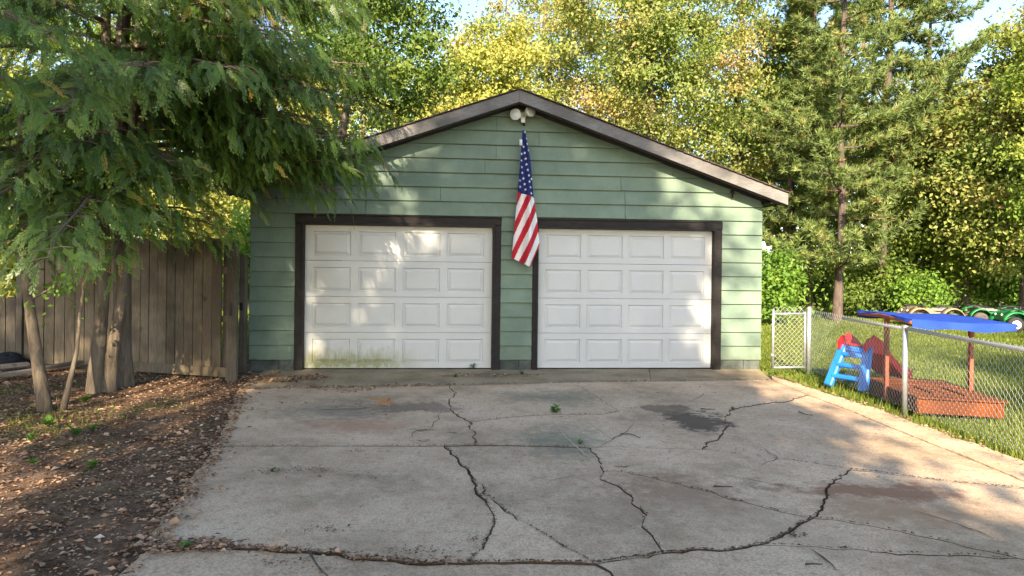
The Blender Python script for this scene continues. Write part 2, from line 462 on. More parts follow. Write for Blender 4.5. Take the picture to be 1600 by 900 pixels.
# soil bed left of the driveway: an uneven sheet
gx, gy = np.meshgrid(np.linspace(-13, -.2, 120), np.linspace(-1, 11.2, 116), indexing='ij')
gz = -.030 + .016 * smooth_noise(gx * 1.3, gy * 1.3, 3) + .008 * smooth_noise(gx * 4, gy * 4, 4)
gz += np.clip((-3.2 - gx) * .012, 0, .05)
idx = np.arange(gx.size).reshape(gx.shape)
F = np.stack([idx[:-1, :-1], idx[1:, :-1], idx[1:, 1:], idx[:-1, 1:]], -1).reshape(-1, 4)
tag(np_mesh('soil_bed', np.stack([gx, gy, gz], -1).reshape(-1, 3), F, M['soil'], smooth=True), kind='structure')
def soil_z(x, y):
    return -.030 + .016 * smooth_noise(x * 1.3, y * 1.3, 3) + .008 * smooth_noise(x * 4, y * 4, 4) + np.clip((-3.2 - x) * .012, 0, .05)

# crack network, traced as ground polylines (measured on the photograph)
def pl(*pts):
    return [tuple(gnd(*p)) for p in pts]
CR = {}
crk_rng = np.random.default_rng(21)
def rough(poly, amp=.022, step=.05):
    out = [poly[0]]
    for a, b in zip(poly[:-1], poly[1:]):
        a = np.array(a); b = np.array(b); L = np.linalg.norm(b - a); n = max(1, int(L / step))
        d = (b - a) / max(L, 1e-6); nn = np.array((-d[1], d[0]))
        w = 0.0
        for k in range(1, n):
            w = .72 * w + crk_rng.normal(0, amp * .55); fine = crk_rng.normal(0, amp * .22)
            fade = min(1, min(k, n - k) / 2)
            out.append(tuple(a + (b - a) * k / n + nn * (w + fine) * fade))
        out.append(tuple(b))
    return out
def crack(key, *pts, amp=.022):
    CR[key] = rough(pl(*pts), amp)
# nodes (photo pixels)
A0, A1, A2, A3 = (372, 608), (702, 603), (893, 598), (1206, 594)
N1, N2, N3, N4, N5 = (336, 697), (694, 697), (741, 696), (921, 700), (1328, 734)
N45 = (1097, 703)
R1 = (1262, 617)
R2 = (1600, 752)
B0, B1, B2, B3, B4 = (226, 858), (733, 880), (932, 881), (1036, 864), (1189, 851)
B5 = (1269, 810)
C1, C2, H1, H2 = (738, 748), (944, 737), (735, 660), (967, 643)
crack('apron_a', A0, (520, 606), A1, amp=.012)
crack('apron_b', A1, (800, 601), A2, amp=.010)
crack('apron_c', A2, (1050, 596), A3, amp=.010)
crack('left_a', A0, (356, 650), N1, amp=.012)
crack('left_b', N1, (300, 745), (262, 800), B0, amp=.012)
crack('j1_a', N1, (500, 697), N2, amp=.005)
crack('j1_b', N2, N3, amp=.004)
crack('j1_c', N3, (840, 697), N4, amp=.005)
crack('j1_d', N4, (965, 698), N45, amp=.007)
crack('j1_e', N45, (1185, 714), (1260, 723), N5, amp=.010)
crack('j1_f', N5, (1407, 743), (1467, 751), (1547, 759), (1600, 764), (1628, 767), amp=.010)
crack('d3_low', N3, (742, 676), H1)
crack('d3_up', H1, (716, 651), (704, 638), (702, 625), (713, 614), A1)
crack('h_a', H1, (800, 652), (870, 648), (939, 648), H2, amp=.010)
crack('h_up', H2, (947, 629), (925, 616), A2)
crack('k_a', N45, (1126, 680), (1139, 665), (1132, 651), (1141, 641), (1185, 632), (1236, 626), R1)
crack('r_top', A3, R1, amp=.006)
crack('r_mid', R1, (1327, 641), (1417, 678), (1483, 704), (1533, 724), R2, (1628, 766), amp=.006)
crack('d1_up', N2, (716, 718), (733, 740), C1)
crack('d1_low', C1, (742, 764), (760, 788), (771, 804), (768, 830), (757, 852), B1)
crack('d2', C1, (755, 759), (771, 781), (797, 804), (829, 823), (862, 843), (892, 861), B2)
crack('j2_a', B0, (350, 855), (405, 857), (497, 864), (570, 872), (662, 880), B1, amp=.028)
crack('j2_b', B1, (800, 879), (895, 879), B2, amp=.018)
crack('j2_c', B2, (980, 873), B3, amp=.02)
crack('j2_d', B3, (1123, 861), B4, amp=.02)
crack('j2_e', B4, (1233, 832), B5, amp=.028)
crack('j2_f', B5, (1288, 786), (1290, 770), (1303, 752), N5, amp=.03)
crack('m_a', N4, (936, 716), C2)
crack('m_b', C2, (961, 736), (1009, 745), (1057, 756), (1104, 768), (1167, 786), (1222, 801), B5)
crack('m_c', C2, (938, 749), (965, 759), (983, 773), (1011, 805), (1003, 823), (1020, 838), B3)
crack('t_a', B5, (1353, 820), (1433, 837), (1510, 855), (1590, 872))
crack('t_tail', (1590, 872), (1700, 893), (1850, 925))
crack('t_b', B4, (1240, 853), (1300, 858), (1367, 862), (1467, 867), (1590, 872))
RIGHT_X = 4.15
def ext(p, q):            # carry a line on beyond the frame
    return tuple(np.array(p) + (np.array(p) - np.array(q)) * 0)
S = lambda k: CR[k]
Rv = lambda k: CR[k][::-1]
def chain(*parts):
    out = []
    for p in parts:
        for v in p:
            if not out or np.linalg.norm(np.array(out[-1]) - np.array(v)) > 1e-4: out.append(v)
    if np.linalg.norm(np.array(out[0]) - np.array(out[-1])) < 1e-4: out.pop()
    return out
r_end = CR['r_mid'][-1]; j1_end = CR['j1_f'][-1]; far_a, far_b = tuple(gnd(1850, 860)), tuple(gnd(1850, 866))
fr = tuple(gnd(958, 900)); fr2 = (fr[0] + .12, 2.2)
b0 = CR['j2_a'][0]
CR['front'] = rough([CR['j2_b'][-1], fr, fr2], .03)
lawn_edge = rough(pl((1206, 588), (1300, 618), (1400, 650), (1500, 688), (1600, 722), (1700, 757), (1850, 812)), .025)
CR['strip_joint'] = rough([tuple(gnd(1490, 707)), tuple(gnd(1567, 710))], .008)
slabs = {
    'a': chain(S('apron_a'), Rv('d3_up'), Rv('d3_low'), Rv('j1_b'), Rv('j1_a'), Rv('left_a')),
    'b': chain(S('apron_b'), Rv('h_up'), Rv('h_a'), S('d3_up')),
    'c': chain(S('d3_low'), S('h_a'), S('h_up'), S('apron_c'), S('r_top'), Rv('k_a'), Rv('j1_d'), Rv('j1_c')),
    'd': chain(S('k_a'), S('r_mid'), [j1_end], Rv('j1_f'), Rv('j1_e')),
    'e': chain(S('j1_a'), S('d1_up'), S('d1_low'), Rv('j2_a'), Rv('left_b')),
    'f': chain(S('d2'), Rv('j2_b'), Rv('d1_low')),
    'g': chain(S('j1_b'), S('j1_c'), S('m_a'), S('m_c'), Rv('j2_c'), Rv('d2'), Rv('d1_up')),
    'h': chain(S('j1_d'), S('j1_e'), Rv('j2_f'), Rv('m_b'), Rv('m_a')),
    'i': chain(S('m_b'), Rv('j2_e'), Rv('j2_d'), Rv('m_c')),
    'j': chain(S('j1_f'), [far_b], Rv('t_tail'), Rv('t_a'), S('j2_f')),
    'k': chain(S('t_a'), Rv('t_b'), S('j2_e')),
    'l': chain(S('j2_a'), S('j2_b'), S('front'), [(-1.9, 2.0)]),
    'm': chain(S('j2_c'), S('j2_d'), S('t_b'), S('t_tail'), [(5.6, 3.0), (5.6, 2.2)], Rv('front')),
}
k_split = int(np.argmin([np.linalg.norm(np.array(p) - CR['strip_joint'][-1]) for p in lawn_edge]))
rm = CR['r_mid']; r_split = int(np.argmin([np.linalg.norm(np.array(p) - CR['strip_joint'][0]) for p in rm]))
joint = [rm[r_split]] + CR['strip_joint'][1:-1] + [lawn_edge[k_split]]
slabs['n'] = chain(S('r_top'), rm[:r_split + 1], joint, lawn_edge[:k_split + 1][::-1])
slabs['o'] = chain(joint[::-1], rm[r_split:], [far_a], lawn_edge[k_split:][::-1])
WIDTH = dict(j2_a=.010, j2_b=.0045, j2_c=.005, j2_d=.006, j2_e=.0065, j2_f=.005, d1_up=.0065, d1_low=.0055, d2=.004, d3_low=.004, d3_up=.004, j1_b=.0045, j1_e=.004, j1_f=.010, k_a=.003, t_b=.003, front=.005, apron_a=.003, apron_b=.003, apron_c=.003)
VW = {}
for key_, pts_ in CR.items():
    for v_ in pts_: VW[(round(v_[0], 4), round(v_[1], 4))] = max(VW.get((round(v_[0], 4), round(v_[1], 4)), 0), WIDTH.get(key_, .0018))
from mathutils.geometry import tessellate_polygon
drive = tag(bpy.data.objects.new('driveway', None), kind='structure'); COL.objects.link(drive)
def slab(name, poly, ztop, gap, mat, parent, zbot=-.09, seed=0, tilt=(0, 0)):
    r = np.random.default_rng(seed); P = np.array(poly)
    A = .5 * np.sum(P[:, 0] * np.roll(P[:, 1], -1) - P[:, 1] * np.roll(P[:, 0], -1))
    if A < 0: P = P[::-1]
    d1 = P - np.roll(P, 1, 0); d2 = np.roll(P, -1, 0) - P
    d1 /= np.linalg.norm(d1, axis=1)[:, None] + 1e-9; d2 /= np.linalg.norm(d2, axis=1)[:, None] + 1e-9
    n = np.stack([-(d1[:, 1] + d2[:, 1]), d1[:, 0] + d2[:, 0]], 1); n /= np.linalg.norm(n, axis=1)[:, None] + 1e-9
    kw = np.convolve(r.normal(0, 1, len(P) + 6), np.ones(7) / 7 ** .5, 'valid')
    gap = np.array([VW.get((round(float(a), 4), round(float(b), 4)), .002) for a, b in P])
    w = gap * np.clip(.75 + .55 * kw[:len(P)] + .25 * r.normal(size=len(P)), .12, 2.4)
    T = P + n * w[:, None]; T2 = P + n * (w + .002)[:, None]
    c = P.mean(0)
    zt = ztop + (P - c) @ np.array(tilt)
    k = len(P)
    V = [(x, y, z) for (x, y), z in zip(T2, zt)] + [(x, y, z - .004) for (x, y), z in zip(T, zt)] + [(x, y, zbot) for x, y in T]
    tri = tessellate_polygon([[Vector((x, y, 0)) for x, y in T2]])
    F = []
    for t in tri:
        a = [np.array(V[i][:2]) for i in t]
        F.append(t if np.cross(a[1] - a[0], a[2] - a[0]) > 0 else t[::-1])
    for i in range(k):
        j = (i + 1) % k
        F.append((k + i, k + j, j, i)); F.append((2 * k + i, 2 * k + j, k + j, k + i))
    mb = MB(); nt = len(tri); mb.add(V, F[:nt]); b_ = mb.f
    for f_ in F[nt:]: mb.f.append(f_); mb.m.append(1); mb.sm.append(False)
    return mb.build(name, [mat, M['dirt'] if name == 'concrete_slab' and ztop < .007 else mat], parent)
for i, (k, poly) in enumerate(slabs.items()):
    slab('concrete_slab', poly, {'n': .008, 'o': .010, 'd': -.004, 'l': -.008}.get(k, rng.uniform(-.004, .004)), {'l': .012, 'n': .003, 'o': .003, 'a': .005, 'b': .004, 'c': .005, 'd': .006, 'g': .006, 'f': .007, 'e': .007}.get(k, .0065), M['concrete'], drive, seed=i)
slab('concrete_slab', [(-1.9, 1.98), fr2, (5.6, 2.18), (5.6, -14), (-2.6, -14)], 0, .006, M['concrete'], drive, seed=77)
ap_l, ap_m, ap_r = tuple(gnd(385, 586)), tuple(gnd(1010, 582)), tuple(gnd(1205, 582))
amid = tuple(gnd(1020, 597))
cand = CR['apron_c']; km = int(np.argmin([np.linalg.norm(np.array(p) - amid) for p in cand]))
FT = .0853
def fac_y(x): return 10.29 + FT * x
slab('apron_slab', chain([(-3.55, fac_y(-3.55) + .05), (2.1, fac_y(2.1) + .05)], [cand[km]], cand[:km][::-1], Rv('apron_b'), Rv('apron_a')), .006, .006, M['apron'], drive, seed=41)
slab('apron_slab', chain([(2.11, fac_y(2.11) + .05), (3.82, fac_y(3.82) + .05)], cand[km:][::-1]), .004, .006, M['apron'], drive, seed=42)
db = MB(); db.add([(-2.3, -13.9, -.014), (5.5, -13.9, -.014), (5.5, 4.0, -.014), (4.02, 5.2, -.014), (3.95, 9.9, -.014), (3.6, 10.4, -.014), (-3.3, 9.9, -.014), (-3.3, 9.3, -.014), (-2.0, 3.8, -.014)], [tuple(range(9))])
db.build('crack_dirt', M['dirt'], drive)
# hairline cracks that end inside a slab: thin ragged beds of dirt
def hair(pts, w=.006, amp=.02, mat='dirt', name='hairline_crack'):
    P = np.array(rough(pl(*pts), amp, .06)); mb = MB(); n = len(P)
    T = np.gradient(P, axis=0); T /= np.linalg.norm(T, axis=1)[:, None]; N = np.stack([-T[:, 1], T[:, 0]], 1)
    ww = w * np.sin(np.linspace(.25, math.pi - .05, n)) * crk_rng.uniform(.4, 1.3, n)
    V = [(*(p + nn * a), .0075) for p, nn, a in zip(P, N, ww)] + [(*(p - nn * a), .0075) for p, nn, a in zip(P, N, ww)]
    mb.add(V, [(i, i + 1, n + i + 1, n + i) for i in range(n - 1)][:]); mb.build(name, M[mat], drive)
hair([(636, 690), (648, 675), (675, 668), (685, 652), (690, 640)], .004)
hair([(936, 700), (955, 690), (968, 682), (985, 668), (992, 660)], .005)
hair([(1185, 730), (1215, 716), (1195, 702), (1160, 695)], .004)
hair([(1268, 860), (1285, 872), (1300, 884), (1308, 895)], .007)
hair([(960, 729), (975, 731), (990, 727)], .009)
hair([(820, 742), (860, 752), (920, 742)], .004)
hair([(1120, 740), (1180, 752), (1240, 765)], .004)
hair([(1430, 800), (1480, 815), (1530, 832), (1560, 846)], .005)
hair([(470, 642), (560, 640), (600, 632)], .008)
hair([(455, 662), (520, 656), (560, 655)], .005)
M['ridge'] = simple('pale_cement_ridge', (.50, .37, .24), .9, .25, 9, .3)
hair([(864, 658), (884, 684), (912, 710), (947, 738)], .006, .006, 'ridge', 'cement_ridge')
hair([(910, 655), (938, 673), (965, 691), (998, 713)], .005, .006, 'ridge', 'cement_ridge')
hair([(1075, 630), (1100, 615), (1150, 612)], .004)
# ------------------------------------------------------------------ garage
CP = 1 / math.sqrt(1 + FT * FT); SP = FT * CP
E_S = np.array((CP, SP, 0.0)); E_N = np.array((SP, -CP, 0.0)); E_Z = np.array((0, 0, 1.0))
O_F = np.array((-3.757, 10.29 - FT * 3.757, 0.0))
def fp(s_, h, n=0.0): return O_F + E_S * s_ + E_N * n + E_Z * h
AX = np.array((E_S, E_N, E_Z))
def fbox(mb, s0, s1, h0, h1, n0, n1, ch=0.0, mat=0):
    mb.box(fp((s0 + s1) / 2, (h0 + h1) / 2, (n0 + n1) / 2), (s1 - s0, n1 - n0, h1 - h0), AX, ch, mat)
WID_G, DEP_G, RID, SLOPE = 7.598, 7.4, 3.822, .35
garage = thing('garage', 'sage green lap-sided two-door garage with a low gable roof', 'garage', fp(3.8, 0))
def roof_under(s_, n=0.0): return 4.10 - .215 - SLOPE * abs(s_ - RID)       # underside of rafters at the wall
# front wall carcass (behind the boards) with the two openings
D1, D2, DH = (.742, 3.482), (4.160, 6.852), 2.125
mb = MB()
for a, b in ((0.0, D1[0] - .02), (D1[1] + .02, D2[0] - .02), (D2[1] + .02, WID_G)): fbox(mb, a, b, -.06, 2.145, -.14, 0)
P = [fp(0, 2.146, -.14), fp(WID_G, 2.146, -.14), fp(WID_G, roof_under(WID_G), -.14), fp(RID, roof_under(RID), -.14), fp(0, roof_under(0), -.14)]
mb.prism(P, (0, 0, 0), E_N * .14)
fbox(mb, 0, .14, -.06, roof_under(0), -DEP_G, -.141); fbox(mb, WID_G - .14, WID_G, -.06, roof_under(WID_G), -DEP_G, -.141)
fbox(mb, .141, WID_G - .141, -.06, 2.5, -DEP_G, -DEP_G + .14)
fbox(mb, .15, WID_G - .15, -.09, -.03, -DEP_G + .15, -.15)
mb.build('wall', M['wall'], garage)
# lap siding, board by board
LAP, Z0 = .2123, .152
def board(s0b, s1b, s0t, s1t, h0, h1):
    mb = MB(); j = rng.uniform(-.0012, .0012)
    o = rng.uniform(-.002, .002)
    V = [fp(s0b, h0 + j, .003), fp(s1b, h0 + j + o, .003), fp(s1b, h0 + j + o, .030), fp(s0b, h0 + j, .030),
         fp(s0t, h1, .001), fp(s1t, h1, .001), fp(s1t, h1, .005), fp(s0t, h1, .005),
         fp(s0b, h0 + j + .004, .033), fp(s1b, h0 + j + o + .004, .033)]
    mb.add(V, [(0, 1, 2, 3)[::-1], (3, 2, 9, 8)[::-1], (8, 9, 6, 7)[::-1], (4, 5, 1, 0)[::-1], (7, 6, 5, 4)[::-1], (0, 3, 8, 7, 4)[::-1], (1, 5, 6, 9, 2)[::-1]])
    mb.build('siding_board', M['siding'], garage)
for k in range(10):
    h0, h1 = Z0 + k * LAP, Z0 + (k + 1) * LAP - .004
    for (a, b) in ((-.012, .618), (3.604, 4.076), (6.978, WID_G + .014)): board(a, b, a, b, h0, h1)
JN = {10: [1.62, 5.47 + .0], 11: [2.7, 5.466], 12: [1.2, 5.401], 13: [3.35, 6.2], 14: [3.513], 15: [4.152], 16: [3.517], 17: [3.55], 18: []}
for k in range(10, 19):
    h0, h1 = Z0 + k * LAP, Z0 + (k + 1) * LAP - .004
    lim = lambda h: max(0.02, (4.10 - .10 - h) / SLOPE)
    a0, b0 = max(-.012, RID - lim(h0)), min(WID_G + .014, RID + lim(h0))
    a1, b1 = max(-.012, RID - lim(h1)), min(WID_G + .014, RID + lim(h1))
    if b0 - a0 < .1: continue
    cuts = [j for j in JN[k] if a1 + .1 < j < b1 - .1]
    seg = [None] + cuts + [None]
    for i in range(len(seg) - 1):
        L, R = seg[i], seg[i + 1]
        board(a0 if L is None else L + .003, b0 if R is None else R - .003, a1 if L is None else L + .003, b1 if R is None else R - .003, h0, h1)
# side wall cladding
for sx in (0, 1):
    for k in range(11):
        mb = MB(); s0 = -.026 if sx == 0 else WID_G + .003
        fbox(mb, s0, s0 + .022, Z0 + k * LAP, Z0 + (k + 1) * LAP - .006, -DEP_G, -.002); mb.build('side_board', M['siding'], garage)
# block foundation under the boards
for (a, b, cut) in ((0.0, .615, .40), (3.61, 4.07, .28), (6.985, WID_G, .36)):
    for (u, v) in ((a, a + cut - .006), (a + cut + .006, b)):
        mb = MB(); fbox(mb, u, v, -.09, Z0 - .004, .001, .012, .004); mb.build('foundation_block', M['block'], garage)
# door trims (stepped dark frames)
for (D, T, top) in ((D1, (.62, 3.602), 2.248), (D2, (4.078, 6.976), 2.238)):
    for side in (0, 1):
        mb = MB()
        o, i_ = (T[0], D[0]) if side == 0 else (D[1], T[1])
        fbox(mb, o, i_, -.045, top - .105, .002, .040, .006)
        e0, e1 = (D[0] - .034, D[0] + .004) if side == 0 else (D[1] - .004, D[1] + .034)
        fbox(mb, e0, e1, -.04, top - .10, -.095, .052, .004)
        mb.build('door_trim', M['trim'], garage)
    mb = MB()
    fbox(mb, T[0] - .004, T[1] + .004, top - .103, top, .0025, .044, .006)
    fbox(mb, D[0] - .035, D[1] + .035, DH - .012, DH + .035, -.096, .056, .004)
    fbox(mb, T[0] - .012, T[1] + .012, top + .001, top + .014, .003, .052, .003)
    mb.build('door_head', M['trim'], garage)
# raised-panel sectional doors
def section(mb, s0, s1, h0, h1, n, margins):
    pw, ph = .545, .355
    xs = [s0 + margins[0] + i * ((s1 - s0 - margins[0] - margins[1] - pw) / 3) for i in range(4)]
    y0 = h0 + (h1 - h0 - ph) / 2 - .01; y1 = y0 + ph
    gx_ = [s0]; 
    for x in xs: gx_ += [x, x + pw]
    gx_ += [s1]; gy_ = [h0, y0, y1, h1]
    for i in range(len(gx_) - 1):
        for j in range(3):
            a, b, c, d = gx_[i], gx_[i + 1], gy_[j], gy_[j + 1]
            if j == 1 and i % 2 == 1:
                rings = [(0, 0), (.010, -.018), (.020, -.018), (.056, -.003), (.064, -.003)]
                V = []
                for (q_, dn) in rings: V += [fp(a + q_, c + q_, n + dn), fp(b - q_, c + q_, n + dn), fp(b - q_, d - q_, n + dn), fp(a + q_, d - q_, n + dn)]
                F = [(4 * r + k, 4 * r + (k + 1) % 4, 4 * r + 4 + (k + 1) % 4, 4 * r + 4 + k) for r in range(len(rings) - 1) for k in range(4)]
                F.append(tuple(4 * (len(rings) - 1) + k for k in range(4)))
                mb.add(V, [f[::-1] if False else f for f in F])
            else:
                mb.add([fp(a, c, n), fp(b, c, n), fp(b, d, n), fp(a, d, n)], [(0, 1, 2, 3)])
    # shiplap lips and back
    for (hh, sgn) in ((h0, 0), (h1, 1)):
        mb.add([fp(s0, hh, n), fp(s1, hh, n), fp(s1, hh, n - .04), fp(s0, hh, n - .04)], [(0, 1, 2, 3) if sgn else (3, 2, 1, 0)])
    mb.add([fp(s0, h0, n - .04), fp(s1, h0, n - .04), fp(s1, h1, n - .04), fp(s0, h1, n - .04)], [(3, 2, 1, 0)])
for (D, mat, mg, lab, tilt) in ((D1, 'door_a', (.115, .125), 'white panel door streaked with green algae along its foot', 0.0), (D2, 'door_b', (.115, .115), 'clean white panel door', 0.0)):
    dr = thing('garage_door', lab, None, fp((D[0] + D[1]) / 2, 0, -.06)); dr.parent = garage
    dr.location = Vector(fp((D[0] + D[1]) / 2, 0, -.06)) - garage.location
    hh = (DH - .025) / 4
    for k in range(4):
        mb = MB(); section(mb, D[0], D[1], .020 + k * hh + .0025, .020 + (k + 1) * hh - .0025, -.055, mg)
        mb.build('door_section', M[mat], dr)
    mb = MB(); fbox(mb, D[0] + .005, D[1] - .005, .004, .024, -.085, -.058, .004); mb.build('bottom_seal', M['rubber'], dr)
# roof: two slabs, shingle edge, rake boards, soffit
OH, EAVE = .35, .245
nrm = math.sqrt(1 + SLOPE ** 2)
roof = bpy.data.objects.new('roof', None); COL.objects.link(roof); roof.parent = garage
roof.location = Vector(fp(RID, 4.0)) - garage.location
for sg in (-1, 1):
    e_s = RID + sg * (WID_G / 2 + EAVE + (.02 if sg > 0 else -.02))
    if sg < 0: e_s = -EAVE
    else: e_s = WID_G + EAVE
    run = abs(e_s - RID)
    def pr(ds, dz, n): return fp(RID + sg * ds, 4.10 - SLOPE * ds + dz, n)
    mb = MB()                                                # deck
    mb.prism([pr(.001, -.012, OH - .04), pr(run, -.012, OH - .04), pr(run, -.04, OH - .04), pr(.001, -.04, OH - .04)], (0, 0, 0), -E_N * (DEP_G + 2 * OH - .06))
    mb.build('roof_deck', M['soffit'], roof)
    ncrs = int(run / .135) + 1
    for k in range(ncrs):                                    # shingle courses, each a row lapped over the next
        d0, d1 = k * .135, min(run + .03, (k + 1) * .135 + .05)
        mb = MB()
        z_lift = .012 if True else 0
        mb.prism([pr(max(d0, .002), -.008, OH + .03 + rng.uniform(-.006, .006)), pr(d1, .002, OH + .03 + rng.uniform(-.006, .006)), pr(d1, .014, OH + .03), pr(max(d0, .002), .002, OH + .03)], (0, 0, 0), -E_N * (DEP_G + 2 * OH))
        mb.build('shingle_course', M['shingle'], roof)
    mb = MB()                                                # rake board
    r0 = .0015 if sg > 0 else .0015
    mb.prism([pr(r0, -.014, OH), pr(run + .012, -.014, OH), pr(run + .012, -.185, OH), pr(r0, -.185, OH)], (0, 0, 0), -E_N * .038)
    mb.build('rake_board', M['fascia'], roof)
    mb = MB()                                                # inner dark rafter and soffit boards
    mb.prism([pr(.002, -.055, OH - .041), pr(run - .01, -.055, OH - .041), pr(run - .01, -.205, OH - .041), pr(.002, -.205, OH - .041)], (0, 0, 0), -E_N * .03)
    mb.prism([pr(.002, -.045, .006), pr(run - .01, -.045, .006), pr(run - .01, -.09, .006), pr(.002, -.09, .006)], (0, 0, 0), E_N * (OH - .05))
    mb.prism([pr(.002, -.095, .006), pr(run - .02, -.095, .006), pr(run - .02, -.20, .006), pr(.002, -.20, .006)], (0, 0, 0), E_N * .03)
    mb.build('rake_soffit', M['soffit'], roof)
    mb = MB()                                                # eave board
    fbox(mb, min(e_s - sg * .002, e_s - sg * .03), max(e_s - sg * .002, e_s - sg * .03), 4.10 - SLOPE * run - .17, 4.10 - SLOPE * run - .03, -DEP_G - OH + .05, OH - .042)
    fbox(mb, min(e_s - sg * .031, e_s - sg * (EAVE - .03)), max(e_s - sg * .031, e_s - sg * (EAVE - .03)), 4.10 - SLOPE * run - .16, 4.10 - SLOPE * run - .145, -DEP_G, OH - .08)
    mb.build('eave_board', M['soffit'], roof)
mb = MB(); mb.lathe(fp(7.118, 2.715, .03), E_N, [(0, .028), (.05, .028), (.06, .022), (.06, 0)], 12); mb.build('vent_pipe', M['black_metal'], garage)
mb = MB(); mb.tube([fp(7.118, 2.70, .07), fp(7.118, 2.62, .06)], .014, 8); mb.build('vent_hose', M['black_metal'], garage)

# ------------------------------------------------------------------ flood lamp and flag below the ridge
lamp = thing('floodlight', 'white twin-head floodlight fixed below the roof peak', 'floodlight', fp(3.87, 3.77))
mb = MB(); mb.lathe(fp(3.90, 3.775, .028), E_N, [(0, .055), (.02, .055), (.028, .045), (.028, 0)], 16); mb.build('base_plate', M['lamp_white'], lamp)
for (ds, dh, out, aim) in ((-.105, .0, .12, (-.35, .93, -.10)), (.085, .045, .13, (.55, .8, .1))):
    a = aim[0] * E_S + aim[1] * E_N + aim[2] * E_Z; a /= np.linalg.norm(a)
    c = fp(3.90 + ds, 3.775 + dh, out)
    mb = MB(); mb.lathe(c, a, [(-.10, .0), (-.10, .028), (-.06, .036), (-.01, .072), (.03, .082), (.045, .082), (.045, .074)], 20)
    hd = mb.build('lamp_head', M['lamp_white'], lamp)
    mb = MB(); mb.lathe(c, a, [(.036, .078), (.046, .05), (.050, 0)], 20); mb.build('lens', M['lens'], hd)
    mb = MB(); mb.tube([fp(3.90 + ds * .15, 3.765, .04), fp(3.90 + ds * .5, 3.765 + dh * .3, .09), c - a * .08], .014, 8); mb.build('swivel_arm', M['lamp_white'], lamp)
mb = MB(); fbox(mb, 3.87, 3.935, 3.665, 3.735, .04, .10, .012); mb.build('motion_sensor', M['lamp_white'], lamp)

FO = .20
def fl(px, py, n=0.0):
    """photo measurement of the hanging flag -> facade metres, hung FO in front of the wall"""
    return fp(3.905 + (px - 818) / 104.6, 3.60 - (py - 196) / 104.6, FO + n)
flag = thing('flag', 'american flag hanging folded from a short pole between the garage doors', 'flag', fp(3.905, 3.60, FO))
mb = MB(); mb.tube([fp(3.905, 3.68, .03), fp(3.905, 3.645, .12), fp(3.905, 3.615, FO + .02)], [.013, .012, .011], 10); mb.lathe(fp(3.905, 3.612, FO + .03), E_N, [(-.02, .0), (-.012, .02), (.01, .02), (.02, .0)], 12)
mb.build('pole', M['black_metal'], flag)
mb = MB(); fbox(mb, 3.878, 3.932, 3.655, 3.71, .029, .045, .005); mb.build('pole_bracket', M['black_metal'], flag)
mb = MB(); mb.tube([fl(813, 218, .03), fl(813.5, 227, .03)], .022, 8); mb.build('clip', M['lamp_white'], flag)
Ly, Lx = (203, 225, 260, 300, 350, 398, 415), (815.8, 814.2, 812, 809, 805, 801.8, 801.5)
Ry, Rx = (203, 250, 300, 340, 378, 415), (820.2, 829, 834, 841, 845.2, 843)
def flag_pt(a, b):
    yb = np.interp(b, (0, .3, .68, 1), (398, 404, 412.5, 379))
    y = 203 + (yb - 203) * a
    x = np.interp(y, Ly, Lx) + (np.interp(y, Ry, Rx) - np.interp(y, Ly, Lx)) * b
    d = (.012 + .075 * a) * math.sin(b * 8.2 + 1.3 + 1.8 * a) + .018 * a * math.sin(b * 17 + a * 5)
    return x, y, d
NA, NB = 260, 44
V, F, MI = [], [], []
for layer in (0, 1):
    for i in range(NA + 1):
        for j in range(NB + 1):
            x, y, d = flag_pt(i / NA, j / NB)
            side = min(1.0, min(j, NB - j) / 6)
            V.append(fl(x, y, d - layer * (.006 + .045 * side)))
for layer in (0, 1):
    b0_ = layer * (NA + 1) * (NB + 1)
    for i in range(NA):
        for j in range(NB):
            a_ = b0_ + i * (NB + 1) + j
            F.append((a_, a_ + NB + 1, a_ + NB + 2, a_ + 1) if layer == 0 else (a_ + 1, a_ + NB + 2, a_ + NB + 1, a_))
            x, y, _ = flag_pt((i + .5) / NA, (j + .5) / NB)
            if y < 297 + (x - 809) * .32: MI.append(2)
            else:
                ca = .93 - .0009 * (y - 297)
                qv = (ca * (x - 809) + .40 * (y - 297)) / 7.7
                MI.append(0 if int(math.floor(qv + .0)) % 2 == 0 else 1)
me = bpy.data.meshes.new('cloth'); og = origin_of(flag)
me.from_pydata([tuple(p - og) for p in V], [], F); me.polygons.foreach_set('material_index', MI); me.polygons.foreach_set('use_smooth', [True] * len(F)); me.update()
cloth = mk_obj('cloth', me, flag, [M['flag_red'], M['flag_white'], M['flag_blue']])
mb = MB()
for (zx, zy) in [(256, 211), (264, 243), (268, 270), (250, 283), (256, 313), (275, 300), (261, 342), (240, 352), (265, 370), (243, 383), (271, 398), (246, 410), (277, 425), (252, 438), (280, 455), (234, 450), (258, 466), (286, 482), (236, 480), (262, 493), (291, 511), (292, 440), (240, 320)]:
    x0, y0 = 740 + zx / 3.2125, 140 + zy / 3.2125
    r = 2.5; rot = rng.uniform(-.35, .35)
    lx, rx_ = np.interp(y0, Ly, Lx), np.interp(y0, Ry, Rx)
    def sp(px, py):
        lx, rx_ = np.interp(py, Ly, Lx), np.interp(py, Ry, Rx)
        b = min(max((px - lx) / (rx_ - lx), 0), 1)
        yb = np.interp(b, (0, .3, .68, 1), (398, 404, 412.5, 379)); a = min(max((py - 203) / (yb - 203), 0), 1)
        x, y, d = flag_pt(a, b); return fl(x, y, d + .004)
    pts = [sp(x0, y0)]
    for k in range(10):
        rr = r if k % 2 == 0 else r * .42; an = rot - math.pi / 2 + k * math.pi / 5
        pts.append(sp(x0 + rr * math.cos(an) * .85, y0 + rr * math.sin(an)))
    mb.add(pts, [(0, 1 + (k + 1) % 10, 1 + k) for k in range(10)])
